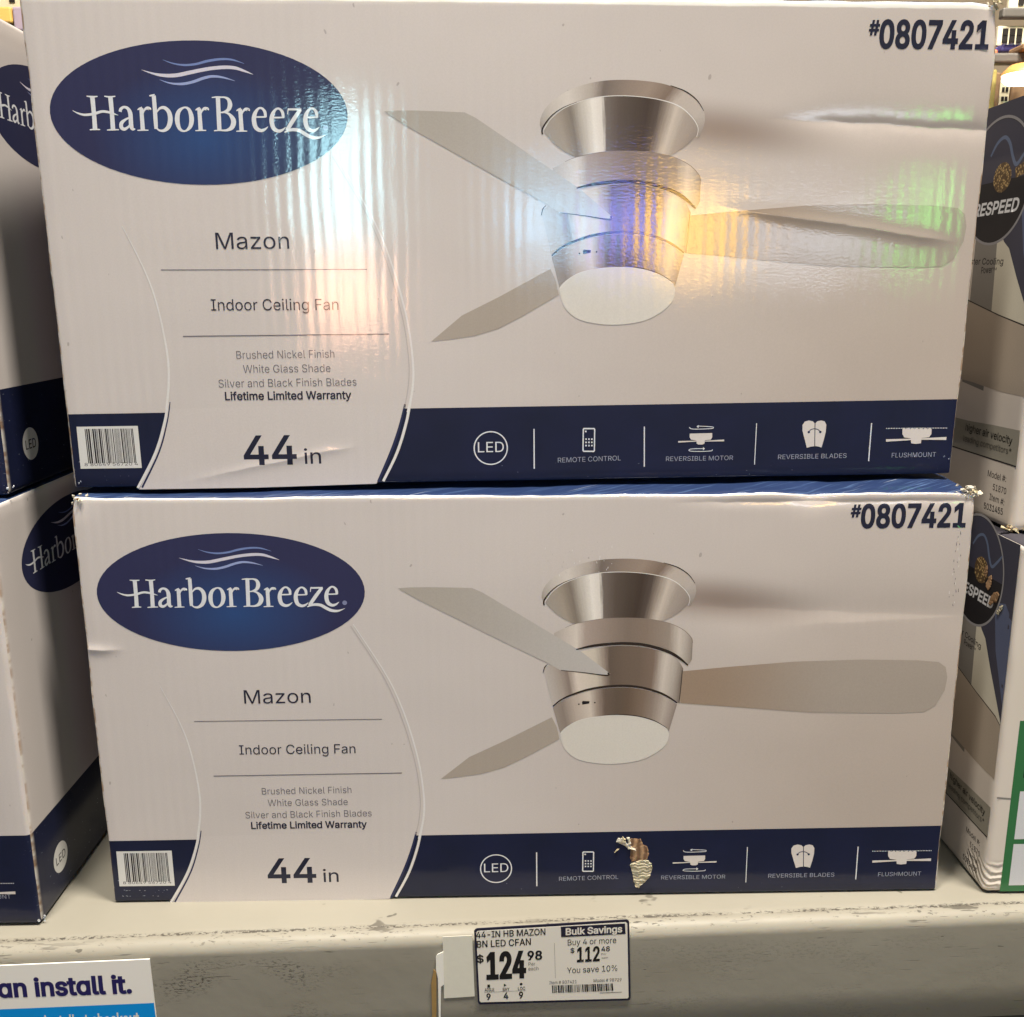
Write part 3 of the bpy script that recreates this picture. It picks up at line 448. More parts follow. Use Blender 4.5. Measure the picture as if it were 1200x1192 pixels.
# print layouts in millimetres on the face that carries them
FAN_ART = [
 ('poly','swoosh_panel','white_print',1,[[(68.11,53.62),(58.71,25.46),(43.48,-1.83),(123.47,-1.9),(206.04,-0.49),(219.39,27.88),(226.99,54.89),(146.46,54.64)]],0),
 ('rib','swoosh_line','white_line',2,[(49.0,172.62),(61.38,142.74),(67.25,119.41),(70.48,90.99),(69.91,71.8),(66.8,53.64)],[0.421,0.852,1.073,1.299,1.523,1.53],1,0),
 ('rib','swoosh_line','white_line',3,[(67.95,57.28),(64.21,42.66),(56.28,22.51),(42.67,-0.81)],[1.53,1.756,1.764,1.776],1,0),
 ('rib','swoosh_line','navy_line',2,[(69.55,58.23),(66.59,45.08),(59.28,24.21),(45.58,-0.61)],[0.656,0.878,1.103,1.332],1,0),
 ('rib','swoosh_line','white_line',2,[(187.54,216.72),(202.19,191.76),(211.85,173.6),(219.19,155.24),(225.9,132.68),(231.39,107.1),(233.85,81.14),(232.82,64.56),(229.29,49.26)],[0.598,0.783,0.91,1.037,1.168,1.239,1.375,1.507,1.641],1,0),
 ('rib','swoosh_line','faint_line',2,[(185.7,215.48),(200.34,190.5),(209.69,172.33),(216.71,153.96),(223.4,131.38),(228.88,105.78),(231.04,81.18),(229.68,64.61),(226.84,52.1)],[0.478,0.482,0.546,0.611,0.615,0.62,0.625,0.628,0.63],1,0),
 ('rib','swoosh_line','white_line',3,[(231.74,59.01),(227.83,41.55),(220.93,21.1),(210.78,1.17)],[1.636,1.896,1.908,1.791],1,0),
 ('rib','swoosh_line','navy_line',2,[(227.54,54.89),(223.35,39.5),(217.16,22.59),(207.25,0.87)],[1.26,1.645,1.78,1.663],1,0),
 ('disc','logo/oval','oval_print',1,(103.94,240.73),92.635,42.777),
 ('rib','logo/lettering','white_ink',3,[(38.31,250.64),(38.28,240.46),(38.04,231.15)],[2.793,2.646,2.812],1,0),
 ('rib','logo/lettering','white_ink',3,[(49.37,250.53),(49.38,240.35),(49.1,231.03)],[2.793,2.646,2.812],1,0),
 ('rib','logo/lettering','white_ink',4,[(34.87,250.67),(38.21,250.33),(41.6,250.53)],[0.584,1.029,0.588],1,0),
 ('rib','logo/lettering','white_ink',4,[(34.7,230.87),(37.89,231.15),(41.13,231.04)],[0.588,1.036,0.592],1,0),
 ('rib','logo/lettering','white_ink',4,[(45.65,250.72),(49.06,250.3),(52.47,250.73)],[0.588,1.029,0.588],1,0),
 ('rib','logo/lettering','white_ink',4,[(45.39,230.76),(49.1,231.03),(52.79,230.99)],[0.588,1.036,0.592],1,0),
 ('rib','logo/lettering','white_ink',5,[(25.28,242.22),(28.23,240.72),(31.82,239.75),(35.51,239.87),(39.25,240.61),(43.4,241.72),(46.68,241.46),(50.28,240.49),(53.29,239.53)],[0.147,0.882,1.323,1.47,1.617,1.46,1.47,1.029,0.147],1,0),
 ('rib','logo/lettering','white_ink',3,[(54.57,241.61),(55.14,243.23),(57.08,244.37),(59.37,243.65),(60.63,241.01),(60.68,237.13),(60.58,233.25),(61.33,231.53),(62.95,231.51)],[1.911,1.764,1.47,1.911,2.646,2.646,2.664,2.058,0.444],1,0),
 ('rib','logo/lettering','white_ink',4,[(60.79,238.53),(57.35,237.01),(54.74,234.86),(54.46,232.38),(56.14,231.35),(58.45,232.49),(60.47,234.65)],[0.882,1.323,2.205,2.352,1.924,1.332,0.888],1,0),
 ('rib','logo/lettering','white_ink',3,[(67.78,243.87),(67.68,237.06),(67.55,230.84)],[2.499,2.499,2.664],1,0),
 ('rib','logo/lettering','white_ink',4,[(65.41,242.82),(66.72,243.58),(68.27,244.49)],[0.588,1.029,0.588],1,0),
 ('rib','logo/lettering','white_ink',4,[(64.21,230.64),(67.55,230.84),(71.02,230.81)],[0.592,0.888,0.592],1,0),
 ('rib','logo/lettering','white_ink',5,[(68.26,239.77),(69.43,242.47),(71.16,243.84),(72.75,243.44),(72.78,242.97)],[0.588,1.029,1.764,2.205,1.628],1,0),
 ('rib','logo/lettering','white_ink',3,[(76.15,251.35),(76.11,243.17),(75.96,235.42),(75.88,231.53)],[2.499,2.499,2.499,2.072],1,0),
 ('rib','logo/lettering','white_ink',4,[(73.42,251.07),(74.83,251.36),(76.79,251.95)],[0.584,1.029,0.588],1,0),
 ('rib','logo/lettering','white_ink',4,[(76.85,241.23),(79.25,243.76),(82.22,244.12),(84.68,241.54),(85.18,237.27),(83.75,233.01),(80.84,230.7),(77.89,230.73),(75.94,232.31)],[0.735,1.323,2.058,2.646,2.94,2.664,1.776,1.184,0.888],1,0),
 ('rib','logo/lettering','white_ink',3,[(94.39,244.38),(97.25,243.12),(98.46,238.3),(97.3,233.26),(93.77,230.41),(90.54,231.77),(89.42,236.84),(90.75,241.87)],[1.029,2.058,2.96,2.352,1.036,2.058,2.96,2.352],1,1),
 ('rib','logo/lettering','white_ink',3,[(103.64,243.9),(103.62,237.08),(103.57,230.86)],[2.499,2.516,2.664],1,0),
 ('rib','logo/lettering','white_ink',4,[(101.28,242.84),(102.59,243.6),(104.13,244.52)],[0.592,1.029,0.588],1,0),
 ('rib','logo/lettering','white_ink',4,[(100.22,230.66),(103.57,230.86),(107.04,230.82)],[0.592,0.888,0.592],1,0),
 ('rib','logo/lettering','white_ink',5,[(104.17,239.79),(105.32,242.49),(107.03,243.87),(108.62,243.47),(108.67,243.0)],[0.592,1.029,1.764,2.22,1.617],1,0),
 ('rib','logo/lettering','white_ink',3,[(115.78,250.34),(115.51,240.45),(115.27,230.97)],[2.646,2.664,2.664],1,0),
 ('rib','logo/lettering','white_ink',4,[(111.95,250.38),(115.06,250.66),(118.0,250.55)],[0.588,0.956,0.956],1,0),
 ('rib','logo/lettering','white_ink',4,[(111.92,230.69),(115.27,230.97),(118.6,230.94)],[0.592,0.888,0.888],1,0),
 ('rib','logo/lettering','white_ink',5,[(116.89,250.48),(119.84,250.53),(122.19,249.28),(123.04,246.41),(121.82,243.33),(118.92,241.81),(116.1,241.53)],[0.882,1.029,2.058,2.812,2.205,1.176,0.735],1,0),
 ('rib','logo/lettering','white_ink',6,[(118.55,241.82),(121.81,240.78),(124.08,238.04),(124.43,235.32),(122.92,232.45),(119.72,231.0),(116.01,230.96)],[0.74,1.47,2.793,3.108,2.516,1.332,0.888],1,0),
 ('rib','logo/lettering','white_ink',3,[(129.14,243.65),(129.18,236.82),(129.18,230.59)],[2.516,2.516,2.664],1,0),
 ('rib','logo/lettering','white_ink',4,[(126.79,242.59),(128.09,243.35),(129.62,244.26)],[0.592,1.036,0.592],1,0),
 ('rib','logo/lettering','white_ink',4,[(125.83,230.39),(129.18,230.59),(132.66,230.56)],[0.592,0.888,0.592],1,0),
 ('rib','logo/lettering','white_ink',5,[(129.71,239.54),(130.83,242.24),(132.54,243.61),(134.14,243.21),(134.18,242.75)],[0.592,1.036,1.764,2.205,1.628],1,0),
 ('rib','logo/lettering','white_ink',3,[(137.59,238.99),(141.29,239.03),(145.07,239.15)],[0.962,0.962,0.956],1,0),
 ('rib','logo/lettering','white_ink',4,[(144.76,238.92),(144.49,242.1),(142.68,244.21),(140.45,243.92),(138.22,241.0),(137.33,237.13),(138.2,232.84),(140.84,231.02),(143.46,231.46),(145.93,233.31)],[1.628,1.911,1.332,1.332,2.368,2.812,2.664,2.072,1.48,0.296],1,0),
 ('rib','logo/lettering','white_ink',3,[(148.67,238.72),(152.37,238.76),(156.15,238.88)],[0.962,0.962,0.962],1,0),
 ('rib','logo/lettering','white_ink',4,[(155.84,238.65),(155.56,241.83),(153.75,243.94),(151.52,243.66),(149.29,240.73),(148.42,236.86),(149.3,232.57),(151.95,230.75),(154.57,231.19),(157.04,233.04)],[1.628,1.924,1.323,1.323,2.368,2.812,2.664,2.072,1.48,0.296],1,0),
 ('rib','logo/lettering','white_ink',3,[(169.92,238.97),(173.63,239.01),(177.41,239.13)],[0.962,0.962,0.962],1,0),
 ('rib','logo/lettering','white_ink',4,[(177.1,238.9),(176.8,242.09),(174.97,244.2),(172.74,243.91),(170.53,240.99),(169.69,237.11),(170.6,232.82),(173.27,231.0),(175.88,231.44),(178.34,233.28)],[1.639,1.924,1.332,1.332,2.368,2.812,2.682,2.072,1.49,0.296],1,0),
 ('rib','logo/lettering','white_ink',3,[(158.76,240.79),(159.19,243.5),(159.8,243.81)],[0.444,0.74,1.184],1,0),
 ('rib','logo/lettering','white_ink',4,[(159.05,243.66),(162.6,243.7),(167.48,243.73)],[1.184,1.184,1.184],1,0),
 ('rib','logo/lettering','white_ink',5,[(166.88,243.58),(162.31,237.65),(157.68,231.08)],[2.072,2.516,2.22],1,0),
 ('rib','logo/lettering','white_ink',6,[(156.14,229.92),(158.64,231.07),(162.01,231.58),(165.69,231.0),(169.3,228.85),(172.94,227.09),(177.39,226.81),(182.3,228.56)],[0.592,1.49,1.924,2.086,2.235,2.086,1.49,0.148],1,0),
 ('disc','logo/lettering','grey_ink',3,(182.25,232.62),1.628,1.628),
 ('rib','logo/wave','wave_ink_bright',2,[(70.0,266.25),(77.14,264.05),(83.64,263.07),(90.97,263.23),(99.88,264.98),(110.26,267.01),(119.84,268.07),(127.15,267.85),(132.91,266.19),(138.65,264.08)],[0.146,1.168,1.911,2.205,2.19,2.058,2.058,1.898,1.314,0.147],1,0),
 ('rib','logo/wave','wave_ink_dim',2,[(83.45,272.2),(89.29,270.18),(96.52,269.2),(103.88,269.89),(110.57,271.57),(118.68,272.79),(125.98,272.57),(133.52,270.37)],[0.146,0.73,1.168,1.314,1.46,1.314,1.022,0.146],1,0),
 ('rib','logo/wave','wave_ink_mid',2,[(80.53,260.58),(86.97,258.61),(94.28,258.23),(100.96,259.47),(107.71,261.7),(113.65,262.79),(120.2,262.11),(127.05,260.21)],[0.146,0.882,1.46,1.617,1.617,1.46,1.029,0.147],1,0),
 ('text','lettering','dark_ink',2,'Mazon',(106.91,158.03),(155.78,158.12),10.34,0.0,0),
 ('text','lettering','dark_ink',2,'Indoor Ceiling Fan',(101.55,118.71),(185.71,118.53),7.306,0.0,0),
 ('text','lettering','grey_text',2,'Brushed Nickel Finish',(115.5,86.77),(181.4,87.03),5.284,-0.012,0),
 ('text','lettering','grey_text',2,'White Glass Shade',(119.72,77.35),(178.17,77.46),5.307,-0.012,0),
 ('text','lettering','grey_text',2,'Silver and Black Finish Blades',(102.54,67.7),(195.31,68.03),5.35,-0.012,0),
 ('text','lettering','dark_ink',2,'Lifetime Limited Warranty',(106.15,59.15),(191.03,59.09),5.372,0.035,0),
 ('text','lettering','navy_ink',2,'44',(115.75,14.57),(152.41,14.48),19.561,0.03,0),
 ('text','lettering','dark_ink',2,'in',(156.86,14.41),(169.32,14.45),10.531,0.01,0),
 ('rib','rule_line','grey_text',2,[(71.13,144.93),(205.16,144.84)],[0.468,0.471],0,0),
 ('rib','rule_line','grey_text',2,[(81.88,102.01),(218.26,102.49)],[0.56,0.564],0,0),
 ('text','item_number','navy_ink',2,'#',(533.5,291.06),(539.72,291.16),8.356,0.05,0),
 ('text','item_number','navy_ink',2,'0807421',(540.29,283.57),(613.8,283.68),15.937,0.05,0),
 ('poly','barcode_label','label_white',2,[[(5.77,13.29),(46.69,13.21),(46.69,42.3),(6.04,42.19)]],0),
 ('poly','barcode_label/bars','black_ink',3,[[(11.25,16.85),(11.84,16.85),(11.81,40.62),(11.23,40.62)]],0),
 ('poly','barcode_label/bars','black_ink',3,[[(12.21,16.85),(13.09,16.84),(13.06,40.62),(12.18,40.62)]],0),
 ('poly','barcode_label/bars','black_ink',3,[[(13.46,16.84),(14.56,16.84),(14.52,40.61),(13.42,40.62)]],0),
 ('poly','barcode_label/bars','black_ink',3,[[(15.3,16.84),(15.59,16.84),(15.54,40.61),(15.25,40.61)]],0),
 ('poly','barcode_label/bars','black_ink',3,[[(16.18,16.84),(17.29,16.83),(17.22,40.61),(16.13,40.61)]],0),
 ('poly','barcode_label/bars','black_ink',3,[[(17.65,16.83),(18.54,16.83),(18.46,40.61),(17.59,40.61)]],0),
 ('poly','barcode_label/bars','black_ink',3,[[(18.83,16.83),(19.13,16.83),(19.05,40.6),(18.76,40.6)]],0),
 ('poly','barcode_label/bars','black_ink',3,[[(19.42,16.83),(19.79,16.83),(19.71,40.6),(19.34,40.6)]],0),
 ('poly','barcode_label/bars','black_ink',3,[[(20.38,16.82),(21.48,16.82),(21.39,40.6),(20.29,40.6)]],0),
 ('poly','barcode_label/bars','black_ink',3,[[(21.85,16.82),(22.44,16.82),(22.34,40.6),(21.75,40.6)]],0),
 ('poly','barcode_label/bars','black_ink',3,[[(23.18,16.82),(23.47,16.82),(23.36,40.59),(23.07,40.6)]],0),
 ('poly','barcode_label/bars','black_ink',3,[[(24.21,16.81),(24.5,16.81),(24.39,40.59),(24.09,40.59)]],0),
 ('poly','barcode_label/bars','black_ink',3,[[(24.8,16.81),(25.68,16.81),(25.56,40.59),(24.68,40.59)]],0),
 ('poly','barcode_label/bars','black_ink',3,[[(26.05,16.81),(26.64,16.81),(26.51,40.59),(25.92,40.59)]],0),
 ('poly','barcode_label/bars','black_ink',3,[[(27.01,16.81),(27.3,16.81),(27.16,40.59),(26.87,40.59)]],0),
 ('poly','barcode_label/bars','black_ink',3,[[(27.89,16.8),(28.18,16.8),(28.04,40.59),(27.75,40.59)]],0),
 ('poly','barcode_label/bars','black_ink',3,[[(28.48,16.8),(28.77,16.8),(28.63,40.58),(28.33,40.58)]],0),
 ('poly','barcode_label/bars','black_ink',3,[[(29.51,16.8),(30.1,16.8),(29.94,40.58),(29.36,40.58)]],0),
 ('poly','barcode_label/bars','black_ink',3,[[(30.69,16.8),(30.98,16.8),(30.82,40.58),(30.53,40.58)]],0),
 ('poly','barcode_label/bars','black_ink',3,[[(31.35,16.8),(31.65,16.8),(31.48,40.58),(31.19,40.58)]],0),
 ('poly','barcode_label/bars','black_ink',3,[[(31.94,16.79),(32.24,16.79),(32.06,40.58),(31.77,40.58)]],0),
 ('poly','barcode_label/bars','black_ink',3,[[(32.6,16.79),(32.9,16.79),(32.72,40.58),(32.43,40.58)]],0),
 ('poly','barcode_label/bars','black_ink',3,[[(33.27,16.79),(33.64,16.79),(33.45,40.57),(33.09,40.57)]],0),
 ('poly','barcode_label/bars','black_ink',3,[[(34.0,16.79),(34.3,16.79),(34.11,40.57),(33.82,40.57)]],0),
 ('poly','barcode_label/bars','black_ink',3,[[(35.04,16.79),(35.92,16.78),(35.72,40.57),(34.84,40.57)]],0),
 ('poly','barcode_label/bars','black_ink',3,[[(36.29,16.78),(36.58,16.78),(36.38,40.57),(36.09,40.57)]],0),
 ('poly','barcode_label/bars','black_ink',3,[[(36.95,16.78),(37.54,16.78),(37.33,40.57),(36.75,40.57)]],0),
 ('poly','barcode_label/bars','black_ink',3,[[(37.91,16.78),(38.2,16.78),(37.99,40.56),(37.7,40.56)]],0),
 ('poly','barcode_label/bars','black_ink',3,[[(38.57,16.78),(39.16,16.78),(38.94,40.56),(38.36,40.56)]],0),
 ('poly','barcode_label/bars','black_ink',3,[[(39.53,16.77),(39.83,16.77),(39.6,40.56),(39.31,40.56)]],0),
 ('poly','barcode_label/bars','black_ink',3,[[(40.19,16.77),(40.49,16.77),(40.26,40.56),(39.96,40.56)]],0),
 ('poly','barcode_label/bars','black_ink',3,[[(40.86,16.77),(41.23,16.77),(40.99,40.56),(40.62,40.56)]],0),
 ('poly','barcode_label/bars','black_ink',3,[[(41.96,16.77),(42.55,16.77),(42.31,40.56),(41.72,40.56)]],0),
 ('poly','barcode_label/bars','black_ink',3,[[(42.85,16.77),(43.44,16.76),(43.18,40.55),(42.6,40.55)]],0),
 ('text','barcode_label/digits','black_ink',3,'8 80649 56720 4',(8.51,15.08),(44.48,15.08),2.179,0,0),
 ('ring','led_icon','white_ink',2,(286.14,23.58),11.562,0.85),
 ('text','led_icon','white_ink',2,'LED',(276.59,20.69),(295.64,20.76),7.239,0.0,0),
 ('rib','divider_line','white_ink',2,[(316.4,36.74),(316.6,8.38)],[0.848,0.855],0,0),
 ('poly','remote_icon','white_ink',2,[[(351.18,36.96),(358.65,36.84),(359.34,36.08),(359.39,20.7),(358.72,19.76),(351.2,19.88),(350.51,20.84),(350.51,36.21)],[(351.53,36.01),(358.32,35.9),(358.5,35.52),(358.53,20.9),(358.19,20.72),(351.71,20.82),(351.36,21.21),(351.36,35.63)]],0),
 ('poly','remote_icon','white_ink',2,[[(352.47,28.42),(353.49,28.4),(353.47,29.54),(352.45,29.56)]],0),
 ('poly','remote_icon','white_ink',2,[[(354.51,28.39),(355.53,28.37),(355.52,29.51),(354.5,29.53)]],0),
 ('poly','remote_icon','white_ink',2,[[(356.55,28.36),(357.58,28.34),(357.56,29.48),(356.54,29.49)]],0),
 ('poly','remote_icon','white_ink',2,[[(352.49,26.14),(353.52,26.12),(353.5,27.26),(352.48,27.28)]],0),
 ('poly','remote_icon','white_ink',2,[[(354.54,26.11),(355.56,26.09),(355.55,27.23),(354.52,27.25)]],0),
 ('poly','remote_icon','white_ink',2,[[(356.58,26.08),(357.61,26.06),(357.59,27.2),(356.57,27.22)]],0),
 ('poly','remote_icon','white_ink',2,[[(352.52,23.86),(353.54,23.84),(353.53,24.98),(352.51,25.0)]],0),
 ('poly','remote_icon','white_ink',2,[[(354.57,23.82),(355.59,23.81),(355.58,24.95),(354.55,24.97)]],0),
 ('poly','remote_icon','white_ink',2,[[(356.61,23.79),(357.64,23.78),(357.62,24.92),(356.6,24.93)]],0),
 ('poly','remote_icon','white_ink',2,[[(352.06,33.92),(353.25,33.9),(353.24,35.04),(352.05,35.06)]],0),
 ('text','icon_caption','dim_ink',2,'REMOTE CONTROL',(333.0,12.52),(377.97,13.52),3.457,-0.01,0),
 ('poly','motor_icon','cream_ink',2,[[(426.3,31.96),(442.42,32.14),(442.54,29.14),(441.64,27.45),(437.52,27.08),(437.13,24.63),(435.71,24.01),(432.83,24.05),(431.65,24.71),(431.28,26.97),(427.41,27.67),(426.39,29.4)]],0),
 ('rib','motor_icon','cream_ink',3,[(418.33,26.21),(431.29,26.54)],[1.152,0.579],0,0),
 ('rib','motor_icon','cream_ink',3,[(437.55,26.44),(451.19,26.76)],[0.576,1.255],0,0),
 ('rib','motor_icon','white_ink',2,[(425.95,36.55),(427.14,35.36),(431.95,35.07),(441.53,35.35),(443.04,35.96),(441.48,36.62),(431.39,37.31)],[0.48,0.48,0.48,0.48,0.48,0.48,0.478],1,0),
 ('poly','motor_icon','white_ink',3,[[(430.93,36.79),(432.49,35.91),(432.61,38.04)]],0),
 ('rib','motor_icon','white_ink',2,[(437.27,21.08),(428.6,21.01),(426.32,20.18),(427.7,19.41),(434.93,19.08),(442.15,19.39),(443.08,20.35)],[0.483,0.483,0.483,0.48,0.483,0.483,0.483],1,0),
 ('poly','motor_icon','white_ink',3,[[(436.26,22.17),(437.75,21.08),(436.35,19.81)]],0),
 ('text','icon_caption','dim_ink',2,'REVERSIBLE MOTOR',(409.8,12.48),(458.36,12.56),3.243,-0.01,0),
 ('poly','blade_icon','cream_ink',2,[[(516.64,21.65),(513.95,21.37),(511.3,20.55),(509.29,26.71),(507.17,33.16),(506.94,37.1),(508.53,39.42),(511.36,40.23),(514.29,39.54),(515.62,38.14)]],0),
 ('poly','blade_icon','cream_ink',2,[[(516.2,38.13),(517.37,39.5),(520.21,40.09),(522.76,39.41),(524.16,37.05),(524.18,32.14),(523.29,26.49),(521.93,20.6),(519.75,21.39),(517.22,21.75)]],0),
 ('rib','blade_icon','navy_line',3,[(511.87,31.91),(513.21,33.6),(515.87,34.19),(518.51,33.51),(520.25,31.88)],[0.579,0.579,0.579,0.579,0.579],1,0),
 ('disc','blade_icon','navy_line',4,(511.87,31.91),0.869,0.869),
 ('disc','blade_icon','navy_line',4,(520.25,31.88),0.869,0.869),
 ('rib','divider_line','white_ink',2,[(473.81,38.68),(474.1,8.96)],[0.576,0.582],0,0),
 ('text','icon_caption','dim_ink',2,'REVERSIBLE BLADES',(490.54,12.57),(540.91,12.87),3.346,-0.01,0),
 ('rib','divider_line','white_ink',2,[(557.02,37.77),(557.27,10.16)],[0.792,0.8],0,0),
 ('poly','flushmount_icon','cream_ink',2,[[(580.28,29.51),(581.87,27.06),(586.71,26.32),(587.4,22.78),(590.83,22.28),(594.58,22.66),(594.66,26.42),(600.18,26.99),(601.59,29.17),(601.48,32.7),(599.99,33.82),(598.49,32.74),(596.8,33.87),(595.31,32.79),(593.62,33.92),(592.12,32.84),(590.44,33.97),(588.94,32.89),(587.26,34.02),(585.76,32.94),(584.08,34.07),(582.58,32.99),(580.9,34.12),(579.99,33.03)]],0),
 ('rib','flushmount_icon','cream_ink',3,[(568.7,25.06),(587.56,25.64)],[1.796,0.998],0,0),
 ('rib','flushmount_icon','cream_ink',3,[(593.92,25.77),(613.03,25.91)],[0.998,2.195],0,0),
 ('poly','flushmount_icon','white_ink',2,[[(568.05,33.44),(568.65,33.43),(568.6,34.09),(568.0,34.1)]],0),
 ('poly','flushmount_icon','white_ink',2,[[(569.24,33.43),(569.84,33.42),(569.79,34.08),(569.19,34.09)]],0),
 ('poly','flushmount_icon','white_ink',2,[[(570.43,33.42),(571.03,33.41),(570.98,34.07),(570.38,34.08)]],0),
 ('poly','flushmount_icon','white_ink',2,[[(571.63,33.41),(572.22,33.4),(572.17,34.06),(571.57,34.07)]],0),
 ('poly','flushmount_icon','white_ink',2,[[(572.82,33.41),(573.41,33.4),(573.36,34.06),(572.76,34.07)]],0),
 ('poly','flushmount_icon','white_ink',2,[[(574.01,33.4),(574.6,33.39),(574.55,34.05),(573.96,34.06)]],0),
 ('poly','flushmount_icon','white_ink',2,[[(575.2,33.39),(575.8,33.38),(575.74,34.04),(575.15,34.05)]],0),
 ('poly','flushmount_icon','white_ink',2,[[(576.39,33.38),(576.99,33.37),(576.93,34.03),(576.34,34.04)]],0),
 ('poly','flushmount_icon','white_ink',2,[[(577.58,33.38),(578.18,33.37),(578.13,34.03),(577.53,34.04)]],0),
 ('poly','flushmount_icon','white_ink',2,[[(578.77,33.37),(579.37,33.36),(579.32,34.02),(578.72,34.03)]],0),
 ('poly','flushmount_icon','white_ink',2,[[(579.97,33.36),(580.56,33.35),(580.51,34.01),(579.91,34.02)]],0),
 ('poly','flushmount_icon','white_ink',2,[[(581.16,33.35),(581.75,33.34),(581.7,34.0),(581.1,34.01)]],0),
 ('poly','flushmount_icon','white_ink',2,[[(582.35,33.35),(582.95,33.34),(582.89,34.0),(582.3,34.01)]],0),
 ('poly','flushmount_icon','white_ink',2,[[(583.54,33.34),(584.14,33.33),(584.08,33.99),(583.49,34.0)]],0),
 ('poly','flushmount_icon','white_ink',2,[[(584.73,33.33),(585.33,33.32),(585.28,33.98),(584.68,33.99)]],0),
 ('poly','flushmount_icon','white_ink',2,[[(585.93,33.32),(586.52,33.31),(586.47,33.97),(585.87,33.98)]],0),
 ('poly','flushmount_icon','white_ink',2,[[(587.12,33.32),(587.71,33.31),(587.66,33.97),(587.06,33.98)]],0),
 ('poly','flushmount_icon','white_ink',2,[[(588.31,33.31),(588.91,33.3),(588.85,33.96),(588.26,33.97)]],0),
 ('poly','flushmount_icon','white_ink',2,[[(589.5,33.3),(590.1,33.29),(590.04,33.95),(589.45,33.96)]],0),
 ('poly','flushmount_icon','white_ink',2,[[(590.7,33.29),(591.29,33.28),(591.24,33.94),(590.64,33.95)]],0),
 ('poly','flushmount_icon','white_ink',2,[[(591.89,33.29),(592.48,33.28),(592.43,33.94),(591.83,33.95)]],0),
 ('poly','flushmount_icon','white_ink',2,[[(593.08,33.28),(593.68,33.27),(593.62,33.93),(593.02,33.94)]],0),
 ('poly','flushmount_icon','white_ink',2,[[(594.27,33.27),(594.87,33.26),(594.81,33.92),(594.22,33.93)]],0),
 ('poly','flushmount_icon','white_ink',2,[[(595.47,33.26),(596.06,33.25),(596.01,33.91),(595.41,33.92)]],0),
 ('poly','flushmount_icon','white_ink',2,[[(596.66,33.26),(597.25,33.25),(597.2,33.91),(596.6,33.92)]],0),
 ('poly','flushmount_icon','white_ink',2,[[(597.85,33.25),(598.45,33.24),(598.39,33.9),(597.79,33.91)]],0),
 ('poly','flushmount_icon','white_ink',2,[[(599.04,33.24),(599.64,33.23),(599.58,33.89),(598.99,33.9)]],0),
 ('poly','flushmount_icon','white_ink',2,[[(600.24,33.23),(600.83,33.22),(600.78,33.88),(600.18,33.89)]],0),
 ('poly','flushmount_icon','white_ink',2,[[(601.43,33.23),(602.03,33.22),(601.97,33.88),(601.37,33.89)]],0),
 ('poly','flushmount_icon','white_ink',2,[[(602.62,33.22),(603.22,33.21),(603.16,33.87),(602.56,33.88)]],0),
 ('poly','flushmount_icon','white_ink',2,[[(603.82,33.21),(604.41,33.2),(604.35,33.86),(603.76,33.87)]],0),
 ('poly','flushmount_icon','white_ink',2,[[(605.01,33.2),(605.61,33.19),(605.55,33.85),(604.95,33.86)]],0),
 ('poly','flushmount_icon','white_ink',2,[[(606.2,33.2),(606.8,33.19),(606.74,33.85),(606.14,33.86)]],0),
 ('poly','flushmount_icon','white_ink',2,[[(607.4,33.19),(607.99,33.18),(607.93,33.84),(607.34,33.85)]],0),
 ('poly','flushmount_icon','white_ink',2,[[(608.59,33.18),(609.19,33.17),(609.13,33.83),(608.53,33.84)]],0),
 ('poly','flushmount_icon','white_ink',2,[[(609.78,33.17),(610.38,33.16),(610.32,33.82),(609.72,33.83)]],0),
 ('poly','flushmount_icon','white_ink',2,[[(610.98,33.17),(611.57,33.16),(611.51,33.82),(610.92,33.83)]],0),
 ('poly','flushmount_icon','white_ink',2,[[(612.17,33.16),(612.77,33.15),(612.71,33.81),(612.11,33.82)]],0),
 ('text','icon_caption','dim_ink',2,'FLUSHMOUNT',(573.67,12.57),(606.63,12.71),3.358,-0.01,0),
 ('rib','divider_line','white_ink',2,[(393.93,37.31),(394.77,8.66)],[0.8,0.8],0,0),
 ('strip','fan_picture/canopy_ring','nickel_ring',2,[(319.71,235.17),(320.57,240.88),(325.13,247.32),(332.74,253.26),(343.58,258.25),(357.69,261.72),(373.99,262.81),(390.34,261.98),(403.48,259.71),(415.64,255.07),(424.65,247.82),(427.97,240.94),(427.33,234.65),(424.8,228.34)],[(321.69,230.9),(322.45,234.57),(327.35,240.24),(333.88,244.96),(342.59,248.97),(354.55,252.03),(374.17,253.43),(393.87,251.88),(407.09,248.79),(416.0,244.15),(421.68,238.72),(424.07,233.53),(424.17,230.66),(423.41,227.21)]),
 ('strip','fan_picture/canopy_cone','nickel_cone',3,[(322.46,230.9),(323.87,235.7),(328.44,240.57),(336.06,245.62),(344.77,249.18),(356.74,252.01),(374.18,253.09),(392.78,251.66),(404.89,249.04),(413.78,245.08),(419.99,239.88),(423.14,234.69),(423.1,229.86)],[(329.07,223.92),(334.6,219.93),(339.03,217.45),(342.9,215.67),(348.41,216.31),(360.52,218.85),(374.85,219.39),(390.32,218.88),(398.08,218.1),(404.74,217.1),(408.03,218.11),(412.92,220.73),(417.24,223.8)]),
 ('rib','fan_picture/canopy_ring','bright_line',4,[(322.45,232.27),(327.35,239.32),(337.15,246.18),(354.56,251.8),(374.18,253.2),(393.88,251.65),(409.31,247.75),(418.85,241.04),(423.6,234.11),(422.93,228.36)],[0.33,0.438,0.436,0.436,0.436,0.436,0.657,0.66,0.442,0.332],1,0),
 ('rib','fan_picture/canopy_ring','dark_line',4,[(321.47,229.41),(321.68,233.43),(327.35,240.81),(334.97,245.86),(343.67,249.19)],[0.99,1.095,0.654,0.436,0.219],1,0),
